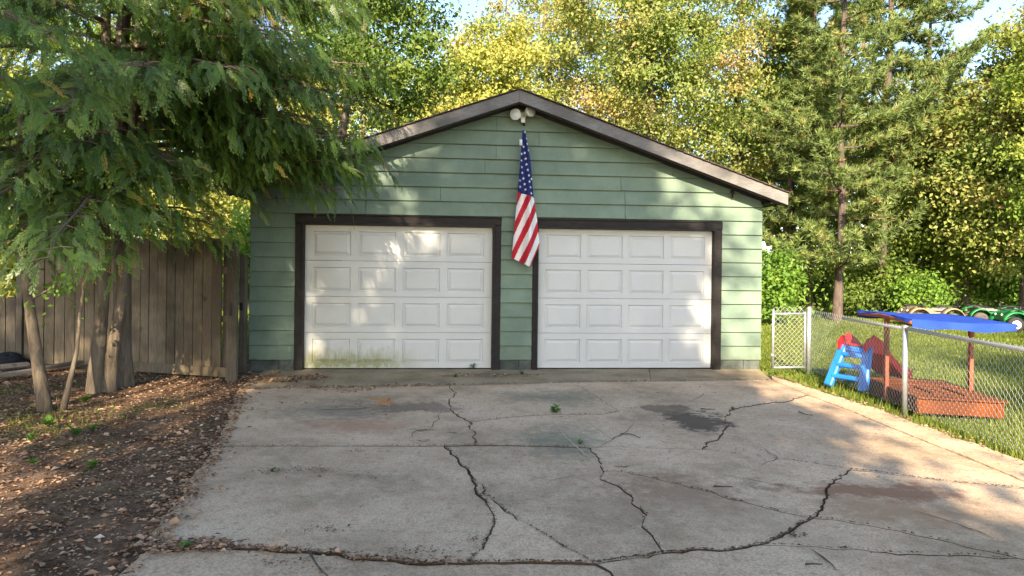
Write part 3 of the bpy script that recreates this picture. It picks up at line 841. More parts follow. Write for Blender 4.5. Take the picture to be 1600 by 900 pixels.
tag(mb.build('printed_stars', M['flag_white'], cloth), kind='stuff')
# ------------------------------------------------------------------ foliage machinery
def unit(a): return a / (np.linalg.norm(a, axis=-1, keepdims=True) + 1e-9)
def leaves_mesh(C, D, Nn, L, W, r, fold=.25):
    """folded rhombic leaves: centre C, axis D, normal Nn, length L, width W"""
    D = unit(D); Nn = unit(Nn - D * np.sum(Nn * D, 1, keepdims=True)); Sd = np.cross(Nn, D)
    L = np.broadcast_to(L, (len(C),))[:, None]; W = np.broadcast_to(W, (len(C),))[:, None]
    base = C - D * L * .5; tip = C + D * L * .5 - Nn * L * .08
    mid = C - D * L * .04
    s1 = mid + Sd * W * .5 + Nn * W * fold; s2 = mid - Sd * W * .5 + Nn * W * fold
    V = np.stack([base, s1, tip, s2], 1).reshape(-1, 3)
    b = np.arange(len(C), dtype=np.int32)[:, None] * 4
    F = np.concatenate([b + np.array([[0, 2, 1]]), b + np.array([[0, 3, 2]])], 1).reshape(-1, 3)
    return V, F, np.repeat(r, 4)
def grow(base, top, centre, rad, n_cl, r, trunk_r, low=0.0, flat=None, shell=2.4, lean=None):
    """skeleton grown from a trunk to clump positions spread through a crown ellipsoid"""
    base = np.array(base, float); top = np.array(top, float); centre = np.array(centre, float); rad = np.array(rad, float)
    K = 9
    t = np.linspace(0, 1, K)[:, None]
    tr = base + (top - base) * t + np.concatenate([r.normal(0, .06, (K, 2)), np.zeros((K, 1))], 1) * np.minimum(t * 3, 1) * np.linalg.norm(top - base) * .12
    tr[0] = base
    nodes = list(tr); nr = list(trunk_r * (1 - .78 * t[:, 0]))
    paths = [(tr, np.array(nr) * np.where(t[:, 0] < .02, 1.35, 1))]
    cl = []
    guard = 0
    md = (rad.prod() ** (1 / 3)) * 1.35 / max(1, n_cl) ** (1 / 3)
    while len(cl) < n_cl and guard < n_cl * 30:
        guard += 1
        d = unit(r.normal(size=3)); p = centre + rad * d * r.random() ** (1 / shell)
        if p[2] < low: continue
        if cl and np.min(np.linalg.norm(np.array(cl) - p, axis=1)) < md * .62: continue
        cl.append(p)
    cl = np.array(cl)
    cl = cl[np.argsort(np.linalg.norm((cl - centre) / rad, axis=1))]
    for p in cl:
        A = np.array(nodes)
        w = np.linalg.norm(A - p, axis=1) + np.clip(A[:, 2] - p[2] + .15, 0, None) * 1.6
        w[:2] += 5
        i = int(np.argmin(w)); a = A[i]
        mid = (a + p) / 2 + np.array((0, 0, .10)) * np.linalg.norm(p - a) + r.normal(0, .06, 3) * np.linalg.norm(p - a)
        q1 = a * .55 + mid * .45; q2 = mid * .5 + p * .5 + r.normal(0, .03, 3)
        pts = np.array([a, q1, mid, q2, p])
        r0 = min(nr[i] * .62, .02 + .022 * np.linalg.norm(p - a)); rr = np.linspace(r0, r0 * .35, 5)
        paths.append((pts, rr))
        for k in range(1, 5): nodes.append(pts[k]); nr.append(rr[k])
    return paths, cl
def clump_leaves(cl, r, per, spread, flat, size, centre, asp=.62, up=.5, droop=.3, cluster_var=.25):
    C = []; R = []
    for p in cl:
        n = int(per * r.uniform(.6, 1.4) * (.25 if p[1] > 0 and p[2] > EYE + .39 * p[1] + .8 else .7 if p[1] > centre[1] + .8 else 1.0)); s = spread * r.uniform(.75, 1.25)
        ax = unit(r.normal(size=3)) * .5
        o = r.normal(size=(n, 3)); o *= (np.abs(r.normal(size=(n, 1))) ** .35)
        o = o * np.array((s, s, s * flat)) * .62
        C.append(p + o); R.append(np.clip(.12 + .66 * r.beta(1.6, 1.6) + r.normal(0, .13, n), 0, 1))
    C = np.concatenate(C); R = np.concatenate(R); n = len(C)
    out = unit(C - np.array(centre))
    Nn = unit(r.normal(size=(n, 3)) * .55 + np.array((0, -.30, up + .2)) + out * .45)
    D = unit(r.normal(size=(n, 3)) + out * .4 - np.array((0, 0, droop)))
    L = size * r.uniform(.6, 1.25, n)
    return leaves_mesh(C, D, Nn, L, L * asp, R)
def woody(paths, name, mat, parent, n0=9, keep=0.0):
    mb = MB()
    for i, (p, rr) in enumerate(paths):
        if i and rr[0] < keep: continue
        mb.tube(p, rr, n0 if i == 0 else 5, caps=False)
    return mb.build(name, mat, parent)
def broad_tree(name, label, base, h, centre, rad, n_cl, per, spread, size, leaf, seed, trunk_r=.14, low=0.0, flat=.7, group=None, brk='bark', cat='tree', shell=2.4, asp=.62, keep=.0):
    r = np.random.default_rng(seed)
    t = thing(name, label, cat, (base[0], base[1], -.07), group)
    b = (base[0], base[1], -.12)
    top = (centre[0], centre[1], min(h, centre[2] + rad[2] * .75))
    paths, cl = grow(b, top, centre, rad, n_cl, r, trunk_r, low, shell=shell)
    mb = MB(); mb.tube(paths[0][0], paths[0][1], 10, caps=False); mb.build('trunk', M[brk], t)
    mb = MB()
    for p, rr in paths[1:]:
        if rr[0] >= keep: mb.tube(p, rr, 5, caps=False)
    if mb.v: tag(mb.build('limbs', M[brk], t), kind='stuff')
    V, F, R = clump_leaves(cl, r, per, spread, flat, size, centre, asp)
    np_mesh('crown', V, F, M[leaf], t, {'rnd': R})
    return t
def X(px, d): return (px - PX) / FOC * d

# ------------------------------------------------------------------ woods behind the garage
G1 = 'trees behind the garage'
def bt(px, d, top_y, bot_y, half_px, leaf, seed, label, n_cl=70, per=260, size=.15, spread=.75, name='maple_tree', trunk=.15, dep=None, group=G1, flat=.7, base_px=None, asp=.62, shell=2.4, low=None):
    if name == 'maple_tree': size *= .74; per = int(per * 1.42); spread *= .80; flat = .55
    zt = EYE + (PY - top_y) / FOC * d; zb = EYE + (PY - bot_y) / FOC * d
    cx = X(px, d); rx = half_px / FOC * d
    bx = X(base_px, d) if base_px else cx + .2
    return broad_tree(name, label, (bx, d), zt, (cx, d, (zt + zb) / 2), (rx, dep or rx * .8, (zt - zb) / 2), n_cl, per, spread, size, leaf, seed, trunk, low=max(zb, .25) if low is None else low, flat=flat, group=group, asp=asp, shell=shell)
bt(765, 19.0, 25, 330, 95, 'maple_yellow', 11, 'bright yellow-green maple rising just left of the roof peak', 75, 300, .15, .62)
bt(1010, 21.5, -190, 320, 165, 'maple_mix', 12, 'large maple turning tan and gold right of the roof peak', 150, 300, .16, .85, trunk=.24)
bt(845, 25.5, -150, 300, 130, 'maple_mix', 13, 'tall maple with sky gaps behind the roof peak', 80, 250, .17, .85, trunk=.2)
bt(650, 21.5, 120, 360, 85, 'maple_yellow', 14, 'yellow-green maple behind the left roof slope', 55, 260, .16, .7)
bt(1150, 25.0, -230, 330, 105, 'maple_mix', 15, 'tall gold-flecked maple beside the nearest pine', 80, 260, .17, .85, trunk=.2)
bt(1592, 21.0, 10, 430, 105, 'maple_mix', 16, 'rounded yellow-green tree at the right edge of the photo', 125, 400, .185, .95)
bt(1480, 26.0, 130, 450, 120, 'maple_green', 17, 'green tree between the pines and the right-hand tree', 100, 300, .19, 1.0)
bt(1420, 29.0, 150, 420, 150, 'maple_green', 18, 'hazy green tree seen between the pine trunks', 80, 240, .19, 1.0, trunk=.2)
bt(1230, 28.0, 60, 430, 120, 'maple_green', 19, 'green tree behind the leftmost pine', 80, 240, .19, 1.0, trunk=.2)
bt(1690, 18.5, -60, 420, 110, 'maple_green', 20, 'tall tree half cut off by the right edge', 60, 260, .16, .8)
bt(560, 27.0, -120, 380, 130, 'maple_green', 21, 'green tree behind the left eave of the garage', 70, 220, .20, 1.0, trunk=.2)
bt(420, 24.0, 40, 430, 130, 'maple_yellow', 22, 'lit yellow-green tree behind the cedar and gate', 80, 240, .18, .9)
bt(250, 21.0, -60, 440, 150, 'maple_yellow', 23, 'lit yellow tree seen through the cedar branches', 80, 240, .17, .9)
bt(60, 19.0, -120, 440, 150, 'maple_green', 24, 'lit green tree behind the fence at far left', 80, 240, .17, .9)
bt(-110, 17.0, -120, 440, 120, 'maple_yellow', 25, 'yellowing tree at the far left edge', 50, 220, .17, .9)
bt(1500, 23.0, 200, 440, 75, 'maple_green', 26, 'low bright green tree right of the pines above the quads', 60, 380, .18, .9)
# the wood's far rows close the gaps
G2 = 'far rows of the wood'
FAR = ('far left behind the fence', 'behind the cedars', 'left of the roof peak', 'right of the roof peak', 'behind the nearest pine', 'behind the leaning pine', 'behind the quads', 'beyond the right edge')
for i, (px, d, ty, hp) in enumerate([(120, 34, -20, 200), (380, 36, 60, 200), (690, 37, 100, 190), (930, 36, -10, 200), (1180, 38, 60, 210), (1390, 37, 120, 200), (1590, 36, 170, 200), (1800, 34, 60, 180)]):
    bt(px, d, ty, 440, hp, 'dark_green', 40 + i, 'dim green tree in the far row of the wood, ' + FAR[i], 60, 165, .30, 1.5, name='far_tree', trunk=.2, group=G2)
# darker green broadleaf overhanging the left eave
bt(585, 12.4, -120, 225, 115, 'mid_green', 30, 'leafy tree overhanging the left roof slope', 60, 240, .10, .45, base_px=465, name='overhanging_tree', trunk=.13, group=None, dep=1.5, asp=.55)
# understory
G3 = 'understory bushes along the lawn edge'
for i, (px, d, ty, by, hp, leaf, lab) in enumerate([
        (1208, 19.5, 385, 495, 27, 'bright_green', 'bright green bush just behind the right garage corner'),
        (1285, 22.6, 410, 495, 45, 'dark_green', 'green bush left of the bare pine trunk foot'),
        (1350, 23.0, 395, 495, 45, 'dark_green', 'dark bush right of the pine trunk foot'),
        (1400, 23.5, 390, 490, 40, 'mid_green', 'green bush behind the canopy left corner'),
        (1440, 21.5, 430, 492, 24, 'bright_green', 'pale leafy sprig left of the tan quad'),
        (1480, 25.5, 330, 430, 60, 'bright_green', 'bright leafy boughs hanging above the quads'),
        (1555, 23.0, 395, 455, 32, 'bright_green', 'bright leafy spray above the green quad'),
        (1620, 22.0, 430, 492, 30, 'bright_green', 'lit bush at the right edge beyond the quads'),
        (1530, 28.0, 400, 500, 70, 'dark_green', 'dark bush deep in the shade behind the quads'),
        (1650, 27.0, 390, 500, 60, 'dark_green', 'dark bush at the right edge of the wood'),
        (405, 14.0, 330, 480, 45, 'bright_green', 'bright green bush behind the wooden gate'),
        (95, 14.5, 330, 560, 70, 'maple_yellow', 'sunlit yellow-green bush behind the left fence'),
        (20, 13.0, 300, 560, 60, 'maple_yellow', 'sunlit bush at the far left behind the fence'),
        (300, 15.0, 300, 480, 60, 'maple_yellow', 'yellow-green bush behind the fence and cedar trunks')]):
    bt(px, d, ty, by, hp, leaf, 60 + i, lab, 26, 190, .13, .5, name='bush', trunk=.04, group=G3, low=.05, shell=2.0)

# ------------------------------------------------------------------ pines
def pine(px, d, height, first, rmax, seed, label, trunk_r=.16, lean=0.0, top_px=None):
    r = np.random.default_rng(seed); bx = X(px, d)
    tx = X(top_px, d) if top_px else bx
    t = thing('pine_tree', label, 'pine tree', (bx, d, -.07), 'pines at the lawn edge')
    zs = np.linspace(-.1, height, 14)
    tr = np.stack([bx + (tx - bx) * (zs / height) + .05 * np.sin(zs * .9 + seed), np.full(14, d) + .04 * np.cos(zs), zs], 1)
    mb = MB(); mb.tube(tr, trunk_r * (1 - .8 * np.linspace(0, 1, 14)) * np.where(np.arange(14) == 0, 1.25, 1), 12, caps=False); mb.build('trunk', M['pine_bark'], t)
    mb = MB(); Cs = []; Ds = []
    z = first
    while z < height - .2:
        frac = (z - first) / (height - first)
        for k in range(r.integers(3, 6)):
            az = r.uniform(0, 2 * math.pi) if r.random() > .1 else -math.pi / 2 + r.normal(0, .5); L = rmax * (1 - frac) ** .38 * r.uniform(.45, 1.2) * (1 if frac > .12 else .8)
            ctr = np.array([np.interp(z, zs, tr[:, 0]), np.interp(z, zs, tr[:, 1]), z])
            dirh = np.array((math.cos(az), math.sin(az), 0))
            u = np.linspace(0, 1, 7)[:, None]
            pts = ctr + dirh * L * u + np.array((0, 0, 1)) * (L * (.16 * u - .18 * u * (1 - u) + .30 * u ** 3)) + r.normal(0, .03, (7, 3)) * u
            mb.tube(pts, np.linspace(.035, .008, 7) * (.5 + .5 * L / rmax), 5, caps=False)
            side = np.array((-dirh[1], dirh[0], 0))
            for w in np.linspace(.14, 1.0, max(4, int(L * 6.5))):
                i = w * 6; a = pts[int(min(i, 5))]; b2 = pts[int(min(i, 5)) + 1]; p = a + (b2 - a) * (i - int(min(i, 5)))
                for sg in (-1, 1):
                    ln = (1.05 - w) * .55 * L * r.uniform(.3, .8) + .12
                    tipd = unit((dirh * .75 + side * sg * r.uniform(.4, 1.0) + np.array((0, 0, r.uniform(.05, .5))))[None])[0]
                    for q_ in np.linspace(.35, 1, max(2, int(ln / .16))):
                        Cs.append(p + tipd * ln * q_ + r.normal(0, .04, 3)); Ds.append(unit((tipd + np.array((0, 0, .55)) + r.normal(0, .3, 3))[None])[0])
                    mb.tube([p, p + tipd * ln], [.008, .004], 3, caps=False)
        z += r.uniform(.45, .85)
    tag(mb.build('limbs', M['pine_bark'], t), kind='stuff')
    C = np.array(Cs); D = np.array(Ds); kp = (C[:, 2] < EYE + .39 * C[:, 1] + .6) | (r.random(len(C)) < .3); C, D = C[kp], D[kp]; n = len(C); NN = 17
    tuft_r = np.clip(r.beta(2, 2.2, n) + r.normal(0, .1, n), 0, 1)
    dirs = unit(D[:, None, :] * r.uniform(.3, 1.3, (n, NN, 1)) + unit(r.normal(size=(n, NN, 3))) * .85)
    L = r.uniform(.13, .26, (n, NN, 1))
    b = np.repeat(C[:, None, :], NN, 1); tip = b + dirs * L
    sd = unit(np.cross(dirs, r.normal(size=(n, NN, 3)))) * .0135
    midp = b + dirs * L * .45
    V = np.stack([b + sd * 1.3, tip, b - sd * 1.3], 2).reshape(-1, 3)
    q_ = np.arange(n * NN, dtype=np.int32)[:, None] * 3
    F = q_ + np.array([[0, 1, 2]])
    np_mesh('crown', V, F, M['needle'], t, {'rnd': np.repeat(tuft_r, NN * 3)})
pine(1312, 21.0, 15.5, 1.6, 2.5, 5, 'red pine with the clearest bare trunk right of the garage', .135)
pine(1372, 23.0, 16.5, 3.2, 3.0, 6, 'pine with a leaning trunk right of the clearest bare trunk', .17, top_px=1395)
pine(1268, 22.5, 14.5, 1.8, 2.0, 10, 'slender pine between the bushy pine and the clearest bare trunk', .12)
pine(1235, 23.5, 15.0, 1.6, 2.4, 8, 'bushy pine nearest the garage roof corner', .15)
pine(1450, 24.5, 12.4, 2.0, 3.3, 9, 'lower pine reaching toward the sky gap at right', .14)

# ------------------------------------------------------------------ cedars at the left
def spray_template():
    """flat drooping fan: axis along +x, fan in the xy plane, z = thickness direction"""
    Q = []
    def strip(p, d, L, w):
        p = np.array(p, float); d = np.array(d, float) / np.linalg.norm(d); s_ = np.array((-d[1], d[0], 0))
        Q.append([p + s_ * w * 1.35 + d * L * .16, p + d * L, p - s_ * w * 1.35 + d * L * .16])
    strip((0, 0, 0), (1, 0, 0), 1.0, .020)
    for k in range(13):
        x = .08 + k * .072; L = .31 * (1 - .6 * k / 12) * (.75 if k == 0 else 1) * (1 + .25 * math.sin(k * 2.3))
        sg = 1 if k % 2 == 0 else -1
        d = np.array((.86, .50 * sg, 0)); strip((x, 0, 0), d, L, .014)
        for j in (.34, .64):
            p = np.array((x, 0, 0)) + d * L * j
            strip(p, (1.0, -.02 * sg, 0), L * .55 * (1.15 - j * .6), .013)
            strip(p, (.55, .83 * sg, 0), L * .40 * (1.1 - j * .6), .012)
    return np.array(Q)            # (n,4,3)
SPR = spray_template()
def sprays_mesh(C, A, N, L, R, curl):
    A = unit(A); N = unit(N - A * np.sum(N * A, 1, keepdims=True)); B = np.cross(N, A)
    T = SPR.reshape(-1, 3); n, m = len(C), len(T)
    x = T[None, :, 0]; y = T[None, :, 1]
    cz = -curl[:, None] * (x ** 2) - .25 * curl[:, None] * y ** 2 * 4
    V = C[:, None, :] + L[:, None, None] * (A[:, None, :] * x[..., None] + B[:, None, :] * y[..., None] + N[:, None, :] * cz[..., None])
    V = V.reshape(-1, 3)
    F = np.arange(n * m, dtype=np.int32).reshape(-1, 3)
    rr = np.clip((R[:, None] + .34 * (x - .45)).ravel(), 0, 1)
    return V, F, rr
def cedar(label, trunk_paths, branches, seed, group='cedars by the fence', dens=.86, name='cedar_tree'):
    """trunk_paths: list of (pts, radii); branches: list of (start, azimuth, length, droop)"""
    r = np.random.default_rng(seed)
    base = trunk_paths[0][0][0]
    t = thing(name, label, 'cedar tree', (base[0], base[1], 0), group)
    for pts, rr in trunk_paths:
        mb = MB(); mb.tube(pts, rr, 14, caps=False); mb.build('trunk', M['cedar_bark'], t)
    mb = MB(); C = []; A = []; N = []; Ls = []; Rr = []
    for (st, az, L, dr) in branches:
        st = np.array(st, float); dirh = np.array((math.cos(az), math.sin(az), 0)); side = np.array((-dirh[1], dirh[0], 0))
        u = np.linspace(0, 1, 9)[:, None]
        bend = r.normal(0, .10)
        pts = st + dirh * L * u + side * L * bend * u ** 2 + np.array((0, 0, 1)) * L * (.12 * u - dr * u ** 2 + .10 * u ** 4) + r.normal(0, .012, (9, 3)) * L * u
        mb.tube(pts, np.linspace(.012 + .009 * L, .004, 9), 5, caps=False)
        bt_ = np.clip(r.normal(.42, .16), 0, 1)
        nside = max(4, int(L * 6.5 * dens))
        for w in np.linspace(.18, 1.0, nside):
            i = min(int(w * 8), 7); p = pts[i] + (pts[i + 1] - pts[i]) * (w * 8 - i)
            for sg in (-1, 1):
                if r.random() < .12: continue
                ln = L * .34 * (1.12 - w) * r.uniform(.5, 1.2) + .12
                d2 = unit((dirh * r.uniform(.4, 1.0) + side * sg * r.uniform(.4, 1.0) + np.array((0, 0, r.uniform(-.55, .05))))[None])[0]
                if ln > .2: mb.tube([p, p + d2 * ln * .5 + np.array((0, 0, .015)), p + d2 * ln], [.006, .004, .002], 4, caps=False)
                ns = max(1, int(ln / .095 * dens))
                for q_ in np.linspace(.25 if ln > .3 else .6, 1, ns):
                    for rep_ in range(2):
                        C.append(p + d2 * ln * q_ + r.normal(0, .035, 3))
                        A.append(d2 * r.uniform(.35, .8) + dirh * .25 + side * sg * r.uniform(-.4, .5) + np.array((0, 0, -r.uniform(.25, 1.0))))
                        N.append(np.array((0, 0, .55)) + dirh * r.uniform(.2, .9) + side * r.normal(0, .55) + r.normal(0, .25, 3))
                        Ls.append(r.uniform(.16, .33)); Rr.append(np.clip(bt_ + r.normal(0, .13), 0, 1) if r.random() > .02 else .98)
    tag(mb.build('limbs', M['cedar_bark'], t), kind='stuff')
    C = np.array(C); kp = np.where(C[:, 2] > EYE + .40 * C[:, 1] + .6, r.random(len(C)) < .25, np.where(C[:, 1] > base[1] + .6, r.random(len(C)) < .5, r.random(len(C)) < .88))
    kp = np.flatnonzero(kp); C = C[kp]; A = np.array(A)[kp]; N = np.array(N)[kp]; Ls = np.array(Ls)[kp]; Rr = np.array(Rr)[kp]
    V, F, rr = sprays_mesh(np.array(C), np.array(A), np.array(N), np.array(Ls), np.array(Rr), r.uniform(.05, .45, len(C)))
    np_mesh('crown', V, F, M['cedar'], t, {'rnd': rr})
    return len(C)
def stem(px_pts, d0, d1, r0, r1, top=None, z0=None):
    n = len(px_pts); out = []
    for i, (x, y) in enumerate(px_pts):
        out.append(at(x, y, d0 + (d1 - d0) * i / (n - 1)))
    out = np.array(out)
    if top is not None: out = np.vstack([out, [top]])
    rr = np.linspace(r0, r1, len(out)); rr[0] *= 1.32
    if len(rr) > 3: rr[1] *= 1.08
    return out, rr
rc = np.random.default_rng(91)
cA = gnd(150, 612); cB = gnd(190, 602)
def fan(trunk, zlo, zhi, n, Lf, azf):
    out = []; P = trunk[0]
    for k in range(n):
        z = zlo + (zhi - zlo) * (k + rc.uniform(-.3, .3)) / max(1, n - 1)
        p = np.array([np.interp(z, P[:, 2], P[:, 0]), np.interp(z, P[:, 2], P[:, 1]), z])
        az = azf(k); kk = .5 if (math.cos(az) > .3 and z < 3.3) else 1.0; out.append((p, az, kk * Lf(z) * rc.uniform(.8, 1.15), rc.uniform(.30, .55)))
    return out
dA = cA[1]; dB = cB[1]
tA1 = stem([(150, 614), (152, 560), (158, 500), (164, 430), (160, 300), (165, 150)], dA, dA, .088, .045, (cA[0] + .05, dA, 7.0))
tA2 = stem([(168, 612), (174, 560), (186, 490), (196, 400), (205, 250)], dA + .04, dA + .1, .078, .04, (cA[0] + .55, dA, 6.4))
tB = stem([(190, 604), (189, 550), (191, 480), (192, 400), (190, 250), (188, 120)], dB, dB, .120, .075, (cB[0] + .1, dB, 7.4))
tA1[0][0][2] = tA2[0][0][2] = tB[0][0][2] = -.06
golden = 2.39996
brA = fan(tA1, 2.2, 6.4, 30, lambda z: 2.9 - .30 * (z - 2), lambda k: k * golden + rc.normal(0, .2))
brA += fan(tA2, 1.9, 5.6, 10, lambda z: 2.3 - .2 * (z - 2), lambda k: rc.uniform(-2.2, .3))
for k in range(16):
    z = rc.uniform(1.9, 3.3); p = np.array([cA[0] + rc.uniform(0, .35), dA, z]); brA.append((p, rc.uniform(-2.9, -.35), rc.uniform(1.0, 1.9), rc.uniform(.35, .6)))
brB = fan(tB, 2.0, 6.9, 27, lambda z: 3.1 - .28 * (z - 2), lambda k: k * golden + rc.normal(0, .2))
# the long boughs that sweep right, across the garage corner
for k in range(18):
    z = rc.uniform(3.3, 5.8); p = np.array([cB[0] + .1, dB, z]); brB.append((p, rc.uniform(-.7, .18), rc.uniform(1.9, 3.0), rc.uniform(.25, .42)))
for k in range(24):
    z = rc.uniform(2.75, 4.2); p = np.array([cB[0] + .1, dB, z]); brB.append((p, rc.uniform(-.22, .16), rc.uniform(2.0, 3.1), rc.uniform(.22, .34)))
for k in range(22):
    z = rc.uniform(4.2, 6.6); p = np.array([cB[0] + .1, dB, z]); brB.append((p, rc.uniform(-.55, .35), rc.uniform(1.9, 3.1), rc.uniform(.25, .45)))
n1 = cedar('twin-stemmed cedar with the nearer trunk pair before the plank fence', [tA1, tA2], brA, 101)
n2 = cedar('cedar with the thickest trunk and boughs sweeping over the garage corner', [tB], brB, 102)
# a neighbour just left of the frame whose boughs reach in
tC = (np.array([(-5.9, 5.6, -.06), (-5.85, 5.6, 1.5), (-5.8, 5.6, 3.5), (-5.7, 5.6, 6.2)]), np.array([.17, .12, .09, .04]))
brC = fan(tC, 2.5, 5.9, 12, lambda z: 2.7 - .28 * (z - 2), lambda k: rc.uniform(-1.2, 1.6))
n3 = cedar('cedar whose trunk stands outside the left edge, boughs reaching in', [tC], brC, 103)
print('sprays', n1, n2, n3)
# leaning sapling and a thin dead stem
sa = gnd(72, 642); s2 = gnd(100, 642)
t = thing('sapling', 'thin leaning sapling trunk in front of the fence at left', 'sapling', (sa[0], sa[1], 0))
p_, r_ = stem([(72, 645), (58, 560), (45, 470), (37, 400), (36, 300), (34, 240), (30, 120)], sa[1], sa[1] + .1, .058, .028); p_[0][2] = -.05
mb = MB(); mb.tube(p_, r_, 12, caps=False); mb.build('trunk', M['cedar_bark'], t)
for (i, d_, L) in ((3, (-.7, -.1, .25), .9), (4, (.8, .2, .3), .8), (4, (-.8, .2, .2), 1.0), (5, (.7, -.3, .2), .9), (5, (-.6, -.4, .4), .8), (2, (.6, .2, .35), .6)):
    a = p_[i]; d_ = np.array(d_); mb = MB(); mb.tube([a, a + d_ * L * .5 + np.array((0, 0, .02)), a + d_ * L], [.016, .011, .005], 6, caps=False); mb.build('limb', M['cedar_bark'], t)
rs = np.random.default_rng(5)
tips = [p_[i] + np.array(d_) * L * f_ for (i, d_, L) in ((3, (-.7, -.1, .25), .9), (4, (.8, .2, .3), .8), (4, (-.8, .2, .2), 1.0), (5, (.7, -.3, .2), .9), (5, (-.6, -.4, .4), .8), (2, (.6, .2, .35), .6)) for f_ in (.6, 1.0)]
V, F, R = clump_leaves(np.array(tips), rs, 45, .24, .7, .075, p_[4]); np_mesh('crown', V, F, M['bright_green'], t, {'rnd': R})
t = thing('dead_stem', 'short thin bare stem between the sapling and the twin trunks', 'stem', (s2[0], s2[1], 0))
p_, r_ = stem([(97, 645), (108, 600), (120, 550), (124, 500), (132, 440)], s2[1], s2[1] + .1, .030, .012); p_[0][2] = -.05
mb = MB(); mb.tube(p_, r_, 9); mb.build('trunk', M['cedar_bark'], t)

# ------------------------------------------------------------------ trees behind the viewpoint that shade the drive
G4 = 'shade trees behind the viewpoint'
broad_tree('shade_tree', 'big leafy tree behind the viewpoint shading the driveway', (-1.4, -8.4), 15, (-1.25, -8.2, 8.1), (2.95, 3.0, 6.4), 155, 315, .80, .25, 'maple_green', 201, .3, low=4.0, group=G4, cat='tree')
broad_tree('shade_tree', 'looser leafy tree behind and left of the viewpoint', (-7.4, -7.2), 14, (-7.3, -7.2, 8.8), (4.7, 2.6, 5.6), 72, 245, .72, .23, 'maple_green', 202, .25, low=6.8, group=G4)
broad_tree('shade_tree', 'open leafy tree behind and right of the viewpoint', (7.6, -9.0), 12, (7.4, -9.0, 8.2), (3.0, 2.2, 4.2), 34, 200, .75, .24, 'maple_green', 203, .25, low=4.0, group=G4)
broad_tree('shade_tree', 'tall open tree far behind and right of the viewpoint', (12.5, -16.0), 19, (12.3, -16.0, 13.2), (4.6, 3.0, 5.4), 44, 200, .85, .26, 'maple_green', 204, .28, low=7.0, group=G4)

# ------------------------------------------------------------------ plank gate and fence at the left
rp = np.random.default_rng(33)
def plank(parent, p, dirv, w, h, z0, th=.022, mat='plank', dog=.035, lean=0.0, name='plank'):
    """upright board with clipped top corners; p = its left foot, dirv = unit vector along the fence"""
    d = np.array((dirv[0], dirv[1], 0.0)); n = np.array((d[1], -d[0], 0.0))
    p = np.array((p[0], p[1], 0.0)); g = .003
    g = rp.uniform(.003, .007); prof = [(g, 0), (w - g, 0), (w - g + lean, h - dog), (w - dog * .9 + lean, h), (dog * .9 + lean, h), (g + lean, h - dog)]
    P = [p + d * a + np.array((0, 0, z0 + b)) for a, b in prof]
    mb = MB(); mb.prism(P, n * 0.0, n * th); return mb.build(name, M[mat], parent)
gl_, gr_ = gnd(207, 583), gnd(374, 594)
gd = (gr_ - gl_) / np.linalg.norm(gr_ - gl_); Lg = np.linalg.norm(gr_ - gl_)
gn = np.array((gd[1], -gd[0]))
gate = thing('wooden_gate', 'weathered plank gate standing ajar beside the garage corner', 'gate', (gl_[0], gl_[1], 0))
HG = 1.83
x = 0.0; wd = .145
while x < Lg - .30:
    w = wd * rp.uniform(.92, 1.06); plank(gate, gl_ + gd * x + gn * rp.uniform(-.004, .004), gd, w, HG + rp.uniform(-.012, .012), .035, lean=rp.uniform(-.004, .004)); x += w
plank(gate, gl_ + gd * (Lg - .29) - gn * .05, gd, .13, HG + .0, .04, mat='post_wood')
plank(gate, gl_ + gd * (Lg - .165) + gn * .03, gd, .165, HG + .01, -.01, th=.04, mat='post_wood', dog=.03)
def rail(parent, a, b, z, h, th, off, n, mat='plank', name='rail'):
    a = np.array((a[0], a[1], z)) + np.array((n[0], n[1], 0)) * off; b = np.array((b[0], b[1], z)) + np.array((n[0], n[1], 0)) * off
    d = b - a; L = np.linalg.norm(d); d /= L; nn = np.array((n[0], n[1], 0))
    mb = MB(); mb.box((a + b) / 2, (L, th, h), (d, nn, np.cross(d, nn) * -1), .003); return mb.build(name, M[mat], parent)
rail(gate, gl_, gl_ + gd * (Lg - .17), .10, .13, .022, .037, gn)
rail(gate, gl_, gl_ + gd * (Lg - .17), 1.45, .09, .035, -.025, gn); rail(gate, gl_, gl_ + gd * (Lg - .17), .8, .09, .035, -.025, gn)
hp = gl_ + gd * (Lg - .085) + gn * .075
mb = MB(); mb.tube([(hp[0], hp[1], .86), (hp[0], hp[1] - .02, .88), (hp[0], hp[1] - .02, 1.0), (hp[0], hp[1], 1.02)], .009, 6); mb.build('handle', M['black_metal'], gate)
# post against the garage corner, with its strike
pp = np.array((-3.80, 9.80)); post = thing('gate_post', 'narrow weathered post tight against the garage corner', 'post', (pp[0], pp[1], 0))
mb = MB(); mb.box((pp[0], pp[1], .80), (.085, .10, 1.72), None, .006); mb.build('timber', M['post_wood'], post)
mb = MB(); mb.box((pp[0] - .005, pp[1] - .056, .93), (.04, .012, .11), None, .003); mb.build('strike_plate', M['black_metal'], post)
